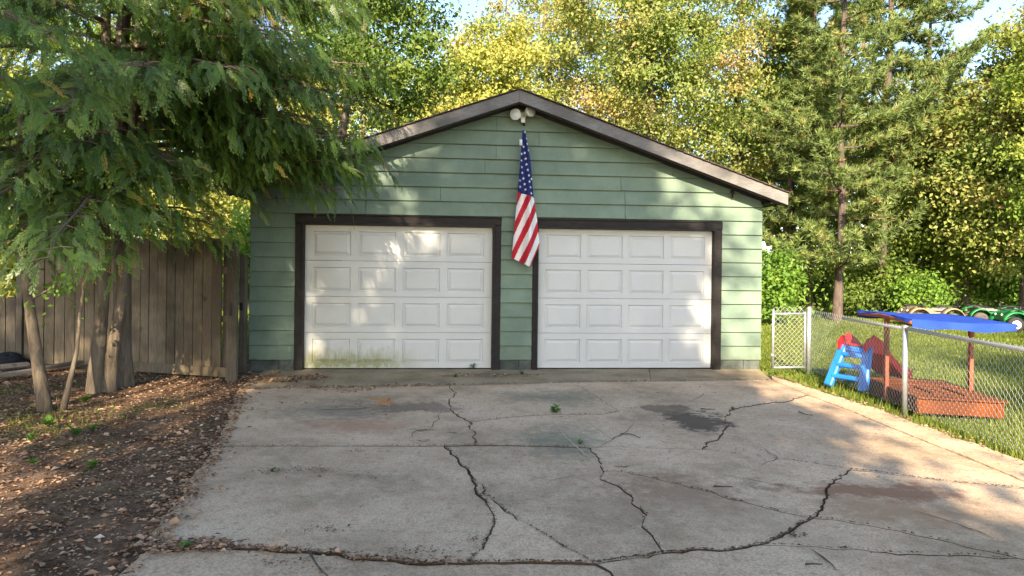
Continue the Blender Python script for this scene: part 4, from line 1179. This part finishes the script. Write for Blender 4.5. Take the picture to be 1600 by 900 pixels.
# fence run behind the trunks
fa, fb = gnd(38, 570) , gnd(212, 572); fd = (fb - fa) / np.linalg.norm(fb - fa); fn = np.array((fd[1], -fd[0])); Lf = np.linalg.norm(fb - fa)
fence = thing('plank_fence', 'grey-brown plank fence behind the cedar trunks', 'fence', (fa[0], fa[1], 0))
x = 0.0
while x < Lf:
    w = .15 * rp.uniform(.92, 1.06); plank(fence, fa + fd * x, fd, w, 1.80 + rp.uniform(-.02, .02), .02, lean=rp.uniform(-.006, .006)); x += w
for z in (.35, 1.4): rail(fence, fa, fb, z, .09, .035, -.02, fn)
mb = MB(); q0 = fa - fd * .06; mb.box((q0[0], q0[1], .9), (.09, .09, 1.85), None, .006); mb.build('post', M['post_wood'], fence)
f2 = gnd(28, 566); f3 = f2 + np.array((-2.6, -.15)); d2_ = (f2 - f3) / np.linalg.norm(f2 - f3)
fence2 = thing('plank_fence', 'darker low plank fence at the far left edge', 'fence', (f3[0], f3[1], 0))
x = 0.0
while x < 2.55: plank(fence2, f3 + d2_ * x, d2_, .15, 1.0 + rp.uniform(-.02, .02), .0, mat='post_wood'); x += .152
rail(fence2, f3, f2, .7, .09, .035, -.02, np.array((d2_[1], -d2_[0])))
# lumber and a dark sheet on the ground at far left
for (a, b, w, h, lab) in (((-10, 597), (62, 588), .14, .05, 'grey board lying on the ground, nearest the camera at far left'), ((-15, 583), (45, 578), .15, .05, 'grey board lying behind the nearer one at far left'), ((60, 584), (128, 574), .12, .04, 'board lying on the ground against the plank fence')):
    a = gnd(*a); b = gnd(*b); d = b - a; L = np.linalg.norm(d); d /= L
    mb = MB(); c = (a + b) / 2; mb.box((c[0], c[1], .055 + h / 2), (L, w, h), ((d[0], d[1], .02), (-d[1], d[0], 0), (0, 0, 1)), .006)
    tag(mb.build('loose_board', M['old_lumber']), lab, 'board', 'lumber on the ground by the fence')
bp = gnd(25, 572); mb = MB(); rr_ = np.random.default_rng(8); V = []; F = []
for i in range(9):
    ph = i / 8 * math.pi / 2
    for j in range(16):
        th = 2 * math.pi * j / 16; k = 1 + .18 * math.sin(3 * th + i) + .1 * rr_.normal()
        V.append((bp[0] - .1 + .24 * k * math.cos(ph) * math.cos(th), bp[1] + .16 * k * math.cos(ph) * math.sin(th), .02 + .16 * math.sin(ph) * (1 + .2 * math.cos(2 * th))))
for i in range(8):
    for j in range(16): F.append((i * 16 + j, i * 16 + (j + 1) % 16, (i + 1) * 16 + (j + 1) % 16, (i + 1) * 16 + j))
mb.add(V, F, 0, True); tag(mb.build('plastic_heap', M['bag']), 'dark heap of plastic sheeting at the foot of the far left fence', 'plastic heap')

# ------------------------------------------------------------------ chain-link gate and fence at the right
def chain_link(parent, A, B, z0, h, name='wire_mesh', sag=0.0, seed=1):
    A = np.array(A, float); B = np.array(B, float); L = np.linalg.norm(B - A); d = (B - A) / L; n = np.array((d[1], -d[0]))
    p = .036; nk = int(L / p); nz = int(h / p); r = np.random.default_rng(seed)
    V = []; F = []; w = .0019
    for k in range(nk):
        for j in range(nz):
            def pt(jj):
                s_ = (k + ((jj + k) % 2)) * p; z = z0 + jj * h / nz
                wob = sag * math.sin(s_ * 1.7) * math.sin(math.pi * jj / nz)
                q_ = A + d * min(s_, L) + n * (.004 * (1 if (jj + k) % 2 else -1) + wob)
                return np.array((q_[0], q_[1], z))
            a, b = pt(j), pt(j + 1); t = b - a; t /= np.linalg.norm(t)
            u = np.cross(t, (n[0], n[1], 0)); u /= np.linalg.norm(u); v = np.array((n[0], n[1], 0))
            b0_ = len(V)
            for q_ in (a, b):
                V += [q_ + u * w, q_ + v * w, q_ - u * w, q_ - v * w]
            F += [(b0_ + i, b0_ + (i + 1) % 4, b0_ + 4 + (i + 1) % 4, b0_ + 4 + i) for i in range(4)]
    return tag(np_mesh(name, np.array(V), np.array(F), M['wire'], parent), kind='stuff')
gp0 = np.array((3.90, 10.42)); gp1 = gnd(1263, 581); p2 = gnd(1413, 642)
HF = .93
tdir = (p2 - gp1) / np.linalg.norm(p2 - gp1)
p3 = p2 + tdir * 2.75 + np.array((.05, 0)); p4 = p3 + tdir * 2.75
cg = thing('chain_link_gate', 'short galvanised chain-link gate between garage corner and fence post', 'gate', (gp0[0], gp0[1], 0))
gd_ = (gp1 - gp0) / np.linalg.norm(gp1 - gp0)
ga, gb = gp0 + gd_ * .05, gp1 - gd_ * .06
mb = MB(); mb.tube([(*ga, .04), (*ga, HF + .01)], .019, 10); mb.build('frame_post', M['galv'], cg)
mb = MB(); mb.tube([(*gb, .04), (*gb, HF - .02)], .017, 10); mb.build('frame_post', M['galv'], cg)
for z in (.06, HF - .06):
    mb = MB(); mb.tube([(*ga, z), (*gb, z + .01)], .016, 10); mb.build('frame_rail', M['galv'], cg)
for z in (.25, .7):
    mb = MB(); mb.tube([(*(ga - gd_ * .03), z), (*(ga + gd_ * .012), z)], .024, 10); mb.build('hinge', M['galv'], cg)
chain_link(cg, ga, gb, .05, HF, sag=.004)
cf = thing('chain_link_fence', 'galvanised chain-link fence running along the right edge of the driveway', 'fence', (gp1[0], gp1[1], 0))
for (p, r_, h_) in ((gp1, .032, HF + .03), (p2, .028, HF), (p3, .028, HF), (p4, .028, HF)):
    mb = MB(); mb.tube([(*p, -.05), (*p, h_)], r_, 14); o = mb.build('post', M['galv'], cf)
    mb = MB(); mb.lathe((*p, h_), (0, 0, 1), [(-.015, r_ + .004), (.008, r_ + .004), (.022, r_ * .6), (.028, 0)], 14); mb.build('post_cap', M['galv'], o)
off = np.array((tdir[1], -tdir[0]))
for a, b in ((gp1, p2), (p2, p3), (p3, p4)):
    chain_link(cf, a - off * .03, b - off * .03, .02, HF - .01, sag=.012, seed=int(b[1] * 10))
mid = gp1 + (p2 - gp1) * .42
mb = MB(); mb.tube([(*mid, HF - .03), (*p2, HF - .015)], .017, 10); mb.build('top_rail', M['galv'], cf)
for a, b in ((p2, p3), (p3, p4)):
    mb = MB(); mb.tube([(*a, HF - .012), (*((a + b) / 2), HF - .02), (*b, HF - .012)], .021, 10); mb.build('top_rail', M['galv'], cf)

# ------------------------------------------------------------------ sandbox with canopy
q1, q2, q4 = np.array((4.52, 7.72)), np.array((5.36, 7.50)), np.array((4.67, 9.12)); q3 = q2 + (q4 - q1)
sb = thing('sandbox', 'orange-brown wooden sandbox with bench lid under a blue canvas canopy', 'sandbox', ((q1 + q3) / 2).tolist() + [0])
e1 = (q2 - q1) / np.linalg.norm(q2 - q1); e2 = (q4 - q1) / np.linalg.norm(q4 - q1); W1 = np.linalg.norm(q2 - q1); W2 = np.linalg.norm(q4 - q1)
ax_sb = np.array(((*e1, 0), (*e2, 0), (0, 0, 1)))
def sbox(name, u0, u1, v0, v1, z0, z1, mat='sandbox_wood', ch=.006, par=None):
    c2 = q1 + e1 * (u0 + u1) / 2 + e2 * (v0 + v1) / 2
    mb = MB(); mb.box((c2[0], c2[1], (z0 + z1) / 2), (u1 - u0, v1 - v0, z1 - z0), ax_sb, ch); return mb.build(name, M[mat], par or sb)
HS = .135
sbox('side_board', .07, W1 - .07, .0, .025, -.03, HS); sbox('side_board', .07, W1 - .07, W2 - .025, W2, -.03, HS)
sbox('side_board', .0, .025, .07, W2 - .07, -.03, HS); sbox('side_board', W1 - .025, W1, .07, W2 - .07, -.03, HS)
for (u, v) in ((0, 0), (W1 - .068, 0), (0, W2 - .068), (W1 - .068, W2 - .068)): sbox('corner_block', u - .006, u + .068, v - .006, v + .074, -.04, HS - .004)
sbox('lid_board', -.03, W1 + .03, -.03, .16, HS + .001, HS + .022)
for k in range(3): sbox('lid_board', -.03 + (.0 if k else 0), W1 * .5 - .012, .172 + k * .165, .172 + k * .165 + .155, HS + .001, HS + .020)
for k in range(3): sbox('lid_board', W1 * .5 + .012, W1 + .03, .172 + k * .165, .172 + k * .165 + .155, HS + .001, HS + .021)
for k in range(4): sbox('lid_board', -.03, W1 + .03, .70 + k * .175, .70 + k * .175 + .163, HS + .001, HS + .021 + .004 * (k % 2))
sbox('lid_batten', W1 * .30, W1 * .34, .18, .66, HS + .024, HS + .045); sbox('lid_batten', W1 * .66, W1 * .70, .18, .66, HS + .024, HS + .045)
HC = 1.00
for u in (-.018, W1 + .018): sbox('canopy_post', u - .022, u + .022, W2 * .5 - .03, W2 * .5 + .03, -.04, HC - .02, 'frame_wood')
# canopy: rectangular canvas, tilted down to the front right, on two side bars
can = thing('canopy', None, None, (0, 0, 0)); can.parent = sb; can.location = Vector((0, 0, HC))
def cpt(u, v, dz=0.0):       # u across (0..1), v front (0) to back (1)
    p = q1 + e1 * (-.07 + (W1 + .14) * u) + e2 * (-.06 + (W2 + .12) * v)
    sag_ = -.012 * math.sin(math.pi * u) * (1 - .3 * math.sin(math.pi * v)) + .003 * math.sin(9 * u + 5 * v)
    return np.array((p[0], p[1], HC + .03 * (v - .5) * 0 + .035 * (.5 - abs(v - .5)) + sag_ + dz + .02 * (1 - u)))
nu, nv = 22, 22; V = []; F = []
for lay in (0, 1):
    for i in range(nu + 1):
        for j in range(nv + 1): V.append(cpt(i / nu, j / nv, -.006 * lay))
for i in range(nu):
    for j in range(nv):
        a = i * (nv + 1) + j; F.append((a, a + nv + 1, a + nv + 2, a + 1)); b_ = a + (nu + 1) * (nv + 1); F.append((b_ + 1, b_ + nv + 2, b_ + nv + 1, b_))
mb = MB(); mb.add(V, F, 0, True); mb.build('canvas', M['blue_fabric'], can)
for (side, lab) in (('front', 0), ('back', 1), ('left', 2), ('right', 3)):
    V = []; F = []
    for k in range(31):
        w = k / 30
        for z in (0, 1, 2):
            u, v = (w, 0) if lab == 0 else (w, 1) if lab == 1 else (0, w) if lab == 2 else (1, w)
            p = cpt(u, v)
            dropl = (.088 + .012 * math.sin(11 * w)) * (1.0 if lab in (0, 1) else (.10 + .9 * abs(w - .5) * 2 * .35))
            out = (-e2 if lab == 0 else e2 if lab == 1 else -e1 if lab == 2 else e1) * (.004 + .010 * math.sin(14 * w + 1) * z / 2 + .007 * math.sin(37 * w) * z / 2 + .006 * z)
            V.append((p[0] + out[0], p[1] + out[1], p[2] + .002 - dropl * z / 2))
    for k in range(30):
        for z in (0, 1): a = k * 3 + z; F.append((a, a + 3, a + 4, a + 1))
    mb = MB(); mb.add(V, F, 0, True); mb.build('valance', M['blue_fabric'], can)
for u in (-.02, 1.02 - .0):
    pts = [cpt(min(max(u, .01), .99), v, -.035) for v in np.linspace(.0, 1, 9)]
    mb = MB(); mb.tube(pts, .019, 6, flat=1.4); mb.build('side_bar', M['frame_wood'], can)
for v in (.02, .98):
    mb = MB(); mb.tube([cpt(u, v, -.028) for u in np.linspace(.02, .98, 7)], .012, 8); mb.build('cross_bar', M['frame_wood'], can)

# ------------------------------------------------------------------ toddler slide
so = np.array((4.60, 9.18)); sl = thing('toddler_slide', 'small toddler slide with blue ladder and red chute beside the sandbox', 'slide', (so[0], so[1], 0))
sx = np.array((.868, .497)); sy = np.array((-.497, .868))
def sp3(a, b, z): p = so + sx * a + sy * b; return np.array((p[0], p[1], z))
def obox(a, b, w, t, sidev):
    a = np.array(a); b = np.array(b); d = b - a; L = np.linalg.norm(d); d /= L; u = np.array((*sidev, 0)); u = u - d * u.dot(d); u /= np.linalg.norm(u)
    mb = MB(); mb.box((a + b) / 2, (w, t, L), (u, np.cross(d, u), d), .016); return mb
for sg in (-1, 1):
    obox(sp3(-.25, sg * .25, .0), sp3(-.03, sg * .17, .55), .12, .07, sy).build('ladder_side', M['blue_plastic'], sl)
for f_, w_ in ((.25, .40), (.52, .34), (.78, .28)):
    obox(sp3(-.25 + .22 * f_, -w_ / 2 - .02, .55 * f_), sp3(-.25 + .22 * f_, w_ / 2 + .02, .55 * f_), .09, .06, (*sx,)).build('ladder_step', M['blue_plastic'], sl)
mb = MB(); mb.box(sp3(-.015, 0, .50), (.10, .40, .08), ((*sx, 0), (*sy, 0), (0, 0, 1)), .02); mb.build('ladder_head', M['blue_plastic'], sl)
U = np.linspace(0, 1, 17); pa = -.06 + .98 * U; pz = np.interp(U, [0, .12, .3, .55, .8, 1], [.57, .57, .49, .30, .13, .08])
V = []; F = []
prof = [(-.20, .10), (-.185, .115), (-.16, .10), (-.15, .0), (.15, .0), (.16, .10), (.185, .115), (.20, .10), (.20, -.02), (-.20, -.02)]
for a, z, u in zip(pa, pz, U):
    for (b, dz) in prof:
        k = 1.0 if u > .1 else .55
        V.append(sp3(a, b, z + (dz * k * (1.25 if u < .5 else 1) if dz > 0 else dz)))
m_ = len(prof)
for i in range(len(U) - 1):
    for j in range(m_): F.append((i * m_ + j, i * m_ + (j + 1) % m_, (i + 1) * m_ + (j + 1) % m_, (i + 1) * m_ + j))
F += [tuple(range(m_)), tuple((len(U) - 1) * m_ + j for j in range(m_))[::-1]]
mb = MB(); mb.add(V, F, 0, False); mb.build('chute', M['red_plastic'], sl)
for b in (-.19, .19):                       # rounded grab hoods at the top of the chute
    mb = MB(); pr_ = [(-.14 + .02, .50), (-.12, .60), (-.05, .665), (.05, .67), (.15, .62), (.24, .53), (.25, .44)]
    mb.prism([sp3(a, b, z) for a, z in pr_], (*(sy * -.018), 0), (*(sy * .018), 0)); mb.build('hand_rail', M['red_plastic'], sl)

# ------------------------------------------------------------------ quads parked at the wood's edge
def quad(c, yaw, body, label, rim, ty, seat='grey_cloth', k=.74):
    t = thing('quad_bike', label, 'quad bike', (c[0], c[1], -.07), 'quads parked at the lawn edge')
    ux = np.array((math.cos(yaw), math.sin(yaw), 0)); uy = np.array((-ux[1], ux[0], 0)); uz = np.array((0, 0, 1.0)); o = np.array((c[0], c[1], -.07))
    P3 = lambda a, b, z: o + (ux * a + uy * b + uz * z) * k
    for a in (-.62, .62):
        for b in (-.42, .42):
            mb = MB(); mb.lathe(P3(a, b, .28), uy, [(a_ * k, r_ * k) for a_, r_ in ((-.11, .15), (-.12, .22), (-.09, .265), (-.03, .275), (.03, .275), (.09, .265), (.12, .22), (.11, .15))], 20)
            w = mb.build('wheel', M[ty], t)
            mb = MB(); mb.lathe(P3(a, b, .28), uy, [(a_ * k, r_ * k) for a_, r_ in ((-.105, .0), (-.07, .10), (-.112, .155), (-.05, .15), (.05, .15), (.112, .155), (.07, .10), (.105, .0))], 16); mb.build('rim', M[rim], w)
    for a0, nm in ((-.62, 'rear_fender'), (.62, 'front_fender')):
        for sgn in (-1, 1):
            V = []; F = []
            for k_ in range(11):
                th = math.radians(14 + 152 * k_ / 10); rr = .385
                for b in (.26, .50, .555):
                    V.append(P3(a0 - rr * 1.08 * math.cos(th), sgn * b, .28 + rr * math.sin(th) * 1.12 - (.03 if b > .53 else 0)))
            for k_ in range(10):
                for j in range(2): F.append((k_ * 3 + j, k_ * 3 + j + 1, (k_ + 1) * 3 + j + 1, (k_ + 1) * 3 + j))
            mb = MB(); mb.add(V, F, 0, True); o2 = mb.build(nm, M[body], t)
            md = o2.modifiers.new('thick', 'SOLIDIFY'); md.thickness = .022
        mb = MB()
        for b in (-.3, 0, .3): mb.tube([P3(a0 - .28, b, .79), P3(a0 + .28, b, .79)], .012, 6)
        for aa in (-.28, .28): mb.tube([P3(a0 + aa, -.36, .785), P3(a0 + aa, .36, .785)], .013, 6)
        for aa in (-.25, .25): mb.tube([P3(a0 + aa, 0, .55), P3(a0 + aa, 0, .79)], .012, 6)
        mb.build('rack', M['black_metal'], t)
    mb = MB(); mb.prism([P3(a, 0, z) for a, z in ((-.5, .38), (.5, .38), (.45, .62), (.2, .72), (.02, .60), (-.2, .56), (-.48, .60))], uy * -.20, uy * .20); mb.build('body', M[body], t)
    mb = MB(); mb.prism([P3(a, 0, z) for a, z in ((-.58, .62), (.02, .605), (.10, .66), (.0, .71), (-.25, .69), (-.5, .76), (-.6, .74))], uy * -.15, uy * .15); mb.build('seat', M[seat], t)
    mb = MB(); mb.tube([P3(.28, 0, .68), P3(.2, 0, .93)], .025, 8); mb.tube([P3(.10, -.36, .98), P3(.19, -.15, .94), P3(.19, .15, .94), P3(.10, .36, .98)], .016, 8); mb.build('handlebar', M['black_metal'], t)
    mb = MB(); mb.prism([P3(a, 0, z) for a, z in ((.5, .45), (.98, .42), (.95, .60), (.62, .78))], uy * -.22, uy * .22); mb.build('nose', M[body], t)
    for b in (-.2, .2):
        mb = MB(); mb.lathe(P3(.93, b, .60), ux, [(0, .035), (.02, .035), (.03, 0)], 12); mb.build('headlight', M['lens'], t)
    return t
quad((X(1453, 19.6), 19.6), math.radians(178), 'tan_paint', 'tan quad bike parked at the wood edge behind the canopy', 'dusty_tyre', 'dusty_tyre')
quad((X(1552, 19.8), 19.8), math.radians(-10), 'green_paint', 'green quad bike parked right of the tan one', 'dusty_tyre', 'dusty_tyre')
quad((X(1606, 18.2), 18.2), math.radians(172), 'green_paint', 'green quad bike with a white wheel at the right edge', 'rim_white', 'tyre')

# ------------------------------------------------------------------ ground cover: grass, fallen leaves, debris, weeds, twigs
rg = np.random.default_rng(55)
def blades(pts, h, w, r, z0=-.07):
    n = len(pts); az = r.uniform(0, 6.283, n); ln = r.normal(0, .45, (n, 2)) * h[:, None]
    b = np.concatenate([pts, np.full((n, 1), z0)], 1); s_ = np.stack([np.cos(az), np.sin(az), np.zeros(n)], 1) * w[:, None]
    tip = b + np.concatenate([ln, h[:, None]], 1)
    V = np.stack([b - s_, b + s_, tip], 1).reshape(-1, 3)
    return V, np.arange(n * 3, dtype=np.int32).reshape(-1, 3)
# lawn right of the fence line: nearer blades fine, farther ones coarser
edge = np.array(lawn_edge)
def lawn_left(y): return np.interp(y, edge[::-1, 1], edge[::-1, 0])
N = 135000
yy = 3.5 + 20.5 * rg.random(N) ** 1.35
xx = 3.75 + (4.0 + yy * .62) * rg.random(N) ** 1.15
keep = (xx > lawn_left(yy) + .02) & (yy < 24.2)
xx, yy = xx[keep], yy[keep]
inbox = np.abs((np.stack([xx, yy], 1) - (q1 + q3) / 2) @ np.stack([e1 / (W1 / 2 + .02), e2 / (W2 / 2 + .02)], 1)).max(1) < 1
xx, yy = xx[~inbox], yy[~inbox]
near_edge = np.exp(-((xx - lawn_left(yy)) / .22) ** 2) * (yy < 11)
fl_ = np.exp(-((xx - 4.33) / .12) ** 2) * (yy < 10.3)
hh_ = (.035 + .035 * rg.random(len(xx))) * (1 + .9 * near_edge * rg.random(len(xx)) + 1.6 * fl_ * rg.random(len(xx)))
V, F = blades(np.stack([xx, yy], 1), hh_, .0028 + .00042 * yy, rg)
R = np.clip(.42 + .22 * smooth_noise(xx * .9, yy * .9, 9) + rg.normal(0, .16, len(xx)) + .25 * near_edge * rg.random(len(xx)), 0, 1)
tag(np_mesh('lawn_grass', V, F, M['grass'], None, {'rnd': np.repeat(R, 3)}), 'mown green lawn grass right of the driveway', 'grass', kind='stuff')
# grass left, beyond and around the fence
N = 26000
xx = rg.uniform(-14, -3.9, N); yy = rg.uniform(10.6, 22, N)
V, F = blades(np.stack([xx, yy], 1), .05 + .06 * rg.random(N), np.full(N, .010), rg)
tag(np_mesh('rear_grass', V, F, M['grass'], None, {'rnd': np.repeat(rg.beta(2, 2, N), 3)}), 'rough grass behind the plank fence at left', 'grass', kind='stuff')
# sparse green patch at the left margin
N = 900
c_ = np.array([gnd(40, 640), gnd(20, 610), gnd(110, 650), gnd(60, 670), gnd(15, 660)])
pp_ = c_[rg.integers(0, 5, N)] + rg.normal(0, .28, (N, 2))
V, F = blades(pp_, .03 + .05 * rg.random(N), np.full(N, .004), rg, z0=-.01)
tag(np_mesh('sparse_grass', V, F, M['grass'], None, {'rnd': np.repeat(rg.beta(2, 2, N), 3)}), 'sparse green grass on the soil round the sapling', 'grass', kind='stuff')

drive_left = np.array(chain(S('left_a'), S('left_b'), [(-1.9, 2.0)]))
def left_of(y): return np.interp(y, drive_left[::-1, 1], drive_left[::-1, 0])
def flat_leaves(pts, z, size, r, tilt=.35, asp=(.35, .7)):
    n = len(pts); az = r.uniform(0, 6.283, n)
    D = np.stack([np.cos(az), np.sin(az), r.normal(0, .12, n)], 1); Nn = np.stack([r.normal(0, tilt, n), r.normal(0, tilt, n), np.ones(n)], 1)
    C = np.concatenate([pts, (z + size * .10)[:, None]], 1)
    return leaves_mesh(C, D, Nn, size, size * r.uniform(*asp, n), np.zeros(n), fold=.18)
# leaves on the soil
N = 62000
yy = 2.2 + 7.6 * rg.random(N) ** .9; xx = left_of(yy) + .10 - (rg.random(N) ** 1.2) * 5.2
dens = .55 + .45 * smooth_noise(xx * 1.1, yy * 1.1, 31); kp = rg.random(N) < np.clip(dens, .15, 1); xx, yy = xx[kp], yy[kp]
sz = np.clip(rg.lognormal(-3.5, .40, len(xx)), .018, .095); z = np.maximum(soil_z(xx, yy), np.where(xx > left_of(yy) - .01, .004, -1))
V, F, _ = flat_leaves(np.stack([xx, yy], 1), z + .004, sz, rg)
R = np.clip(rg.beta(1.6, 1.7, len(xx)), 0, 1); tag(np_mesh('leaf_litter', V, F, M['litter'], None, {'rnd': np.repeat(R, 4)}), 'fallen brown and tan leaves strewn over the dark soil', 'fallen leaves', kind='stuff')
# leaves and bits on the concrete: along cracks, the apron line, heaps by the door
PT = []; SZ = []
def along(key, n, sd, s0, s1):
    P = np.array(CR[key]) if isinstance(key, str) else np.array([gnd(*p) for p in key]); i = rg.integers(0, len(P) - 1, n); f_ = rg.random((n, 1))
    PT.append(P[i] * (1 - f_) + P[i + 1] * f_ + rg.normal(0, sd, (n, 2))); SZ.append(rg.uniform(s0, s1, n))
along('apron_a', 330, .05, .02, .06); along('apron_b', 90, .03, .015, .045); along('apron_c', 110, .03, .015, .045)
along([(385, 590), (420, 596), (470, 592), (500, 590)], 520, .11, .025, .07); along([(470, 600), (530, 612), (600, 606)], 130, .08, .02, .06); along([(375, 612), (360, 640), (345, 680)], 220, .12, .02, .06)
along([(690, 590), (720, 586), (790, 588), (850, 586)], 160, .07, .02, .05)
along('left_b', 420, .10, .02, .06)
along('j2_a', 260, .025, .015, .05)
along([(235, 860), (300, 852), (350, 856)], 200, .05, .02, .06)
along([(400, 640), (500, 632), (640, 640)], 60, .12, .015, .05); along([(410, 742), (470, 738), (540, 736)], 40, .06, .01, .04)
n = 170; PT.append(np.stack([rg.uniform(-3, 4, n), 3.2 + 7 * rg.random(n)], 1)); SZ.append(rg.uniform(.012, .045, n))
PT = np.concatenate(PT); SZ = np.concatenate(SZ)
V, F, _ = flat_leaves(PT, np.full(len(PT), .012), SZ, rg, .3)
R = np.clip(rg.beta(2.0, 1.9, len(PT)), 0, 1); tag(np_mesh('driveway_leaves', V, F, M['litter'], None, {'rnd': np.repeat(R, 4)}), 'dry leaves gathered along the driveway cracks and door sills', 'fallen leaves', kind='stuff')
PT = []; SZ = []
for k, n, sd in (('j2_a', 900, .022), ('j2_b', 260, .014), ('j2_c', 300, .014), ('j2_d', 240, .014), ('j2_e', 300, .016), ('j2_f', 200, .016), ('d1_up', 240, .014), ('d1_low', 420, .016), ('d2', 300, .012), ('d3_low', 140, .013), ('d3_up', 140, .013), ('j1_a', 200, .010), ('j1_b', 80, .012), ('j1_c', 140, .010), ('j1_e', 130, .01), ('j1_f', 420, .016), ('h_a', 170, .01), ('k_a', 170, .01), ('m_a', 40, .01), ('m_b', 150, .01), ('m_c', 120, .01), ('t_a', 130, .01), ('t_b', 170, .01), ('apron_c', 160, .02), ('apron_a', 220, .03)): along(k, int(n * .45), sd * .40, .010, .030)
for (px, py, n, sd) in ((660, 862, 80, .06), (500, 735, 80, .06), (560, 706, 30, .04), (585, 745, 25, .05), (1240, 838, 60, .03), (735, 845, 20, .03), (470, 880, 70, .08), (505, 828, 40, .05), (430, 735, 40, .06), (660, 690, 25, .03)):
    PT.append(gnd(px, py) + rg.normal(0, sd, (n, 2)) * np.array((1.6, .7))); SZ.append(rg.uniform(.006, .03, n))
n = 900; PT.append(np.stack([rg.uniform(-3.2, 4, n), 3.0 + 6.5 * rg.random(n)], 1)); SZ.append(rg.uniform(.004, .014, n))
PT = np.concatenate(PT); SZ = np.concatenate(SZ)
V, F, _ = flat_leaves(PT, np.full(len(PT), .008), SZ, rg, .4, (.2, .6))
tag(np_mesh('crack_debris', V, F, M['debris'], None, {'rnd': np.repeat(rg.beta(1.6, 2.4, len(PT)), 4)}), 'dark crumbs of bark and dirt lodged in the driveway cracks', 'debris', kind='stuff')
N = 9000; yy = 2.2 + 7.6 * rg.random(N); xx = left_of(yy) + .06 - rg.random(N) ** 1.1 * 4.8
V, F, _ = flat_leaves(np.stack([xx, yy], 1), soil_z(xx, yy) + .006, rg.uniform(.008, .035, N), rg, .5, (.15, .5))
tag(np_mesh('soil_debris', V, F, M['debris'], None, {'rnd': np.repeat(rg.beta(1.8, 2, N), 4)}), 'dark bark crumbs and twigs littering the soil bed', 'debris', kind='stuff')
# edge scatter on the right strip
PT = []; SZ = []
i = rg.integers(0, len(edge) - 1, 420); f_ = rg.random((420, 1)); P_ = edge[i] * (1 - f_) + edge[i + 1] * f_ + rg.normal(0, .05, (420, 2))
V, F, _ = flat_leaves(P_, np.full(420, .018), rg.uniform(.012, .045, 420), rg, .4)
tag(np_mesh('edge_leaves', V, F, M['litter'], None, {'rnd': np.repeat(rg.beta(2, 2, 420), 4)}), 'leaf scraps along the grass edge of the right-hand strip', 'fallen leaves', kind='stuff')
def weed(px, py, n, size, h, label, z=.0, mat='weed', seed=0, name='weed', dpos=None):
    r = np.random.default_rng(seed + int(px)); p = gnd(px, py) if dpos is None else np.array(dpos)
    t = thing(name, label, 'weed', (p[0], p[1], z), 'weeds by the driveway')
    az = r.uniform(0, 6.283, n); up = r.uniform(.15, 1, n); rad = h * r.uniform(.4, 1.1, n)
    D = np.stack([np.cos(az), np.sin(az), up * .8 - .1], 1)
    C = np.concatenate([p + np.stack([np.cos(az), np.sin(az)], 1) * rad[:, None] * .7, (z + .01 + h * up * r.uniform(.5, 1, n))[:, None]], 1)
    V, F, _ = leaves_mesh(C, D, np.stack([-np.cos(az) * .5, -np.sin(az) * .5, np.ones(n)], 1), size * r.uniform(.6, 1.2, n), size * .5 * r.uniform(.7, 1.2, n), np.zeros(n), .15)
    np_mesh('leaves', V, F, M[mat], t, {'rnd': np.repeat(r.random(n), 4)})
    mb = MB()
    for k in range(min(n, 14)): mb.tube([(p[0], p[1], z), tuple(C[k])], [.003, .0015], 4, caps=False)
    mb.build('stems', M[mat], t)
weed(868, 645, 46, .055, .075, 'green weed tuft growing in the crack at the middle of the driveway')
weed(906, 694, 16, .035, .035, 'small weed in the long cross joint')
weed(738, 577, 16, .07, .09, 'leafy weed at the foot of the left door')
weed(712, 590, 22, .035, .05, 'pale weed on the sill left of the middle pier')
weed(815, 585, 26, .035, .05, 'small weed at the foot of the middle pier')
weed(1145, 640, 14, .03, .03, 'tiny weed by the dark oil stain')
weed(145, 733, 14, .08, .06, 'bright green seedling alone on the dark soil')
weed(118, 680, 16, .075, .07, 'green seedling nearest the sapling on the soil')
weed(78, 668, 26, .09, .09, 'broad-leaved weed at the foot of the sapling')
weed(132, 628, 20, .08, .08, 'fern-like weed before the twin cedar trunks')
weed(50, 688, 14, .07, .06, 'low weed left of the lone seedling')
weed(145, 672, 12, .07, .05, 'small weed right of the sapling foot')
weed(52, 725, 10, .06, .04, 'flat weed low at the left edge')
weed(288, 858, 8, .06, .04, 'weed sprouting where the front crack meets the soil')
weed(425, 737, 7, .05, .02, 'green leaves lying on the driveway left of centre')
weed(1208, 585, 30, .06, .09, 'leafy weed under the chain-link gate', z=-.03)
weed(1266, 588, 34, .06, .10, 'leafy weed round the gate post foot', z=-.05)
weed(1400, 628, 40, .05, .14, 'straw-coloured weed clump by the second fence post', z=-.05)
def twig(pts, r0, label):
    P = [(*gnd(*p), .012 + .006 * (i % 2)) for i, p in enumerate(pts)]
    mb = MB(); mb.tube(P, np.linspace(r0, r0 * .5, len(P)), 6); tag(mb.build('twig', M['twig']), label, 'twig', 'twigs on the driveway')
twig([(484, 866), (490, 880), (500, 893), (512, 905)], .008, 'pale twig lying across the front crack at bottom left')
twig([(350, 862), (362, 852), (385, 846)], .005, 'thin twig by the front crack')
twig([(970, 680), (985, 681), (1000, 686)], .006, 'dark curved twig in the middle of the driveway')
twig([(1115, 762), (1130, 764), (1145, 763)], .006, 'dark straight twig right of centre')
twig([(1258, 885), (1270, 886), (1285, 885)], .006, 'dark twig near the bottom right')
twig([(1095, 640), (1105, 642), (1118, 641)], .006, 'short twig beside the dark oil stain')
twig([(1248, 645), (1258, 650), (1270, 651)], .006, 'dark twig left of the lit strip')
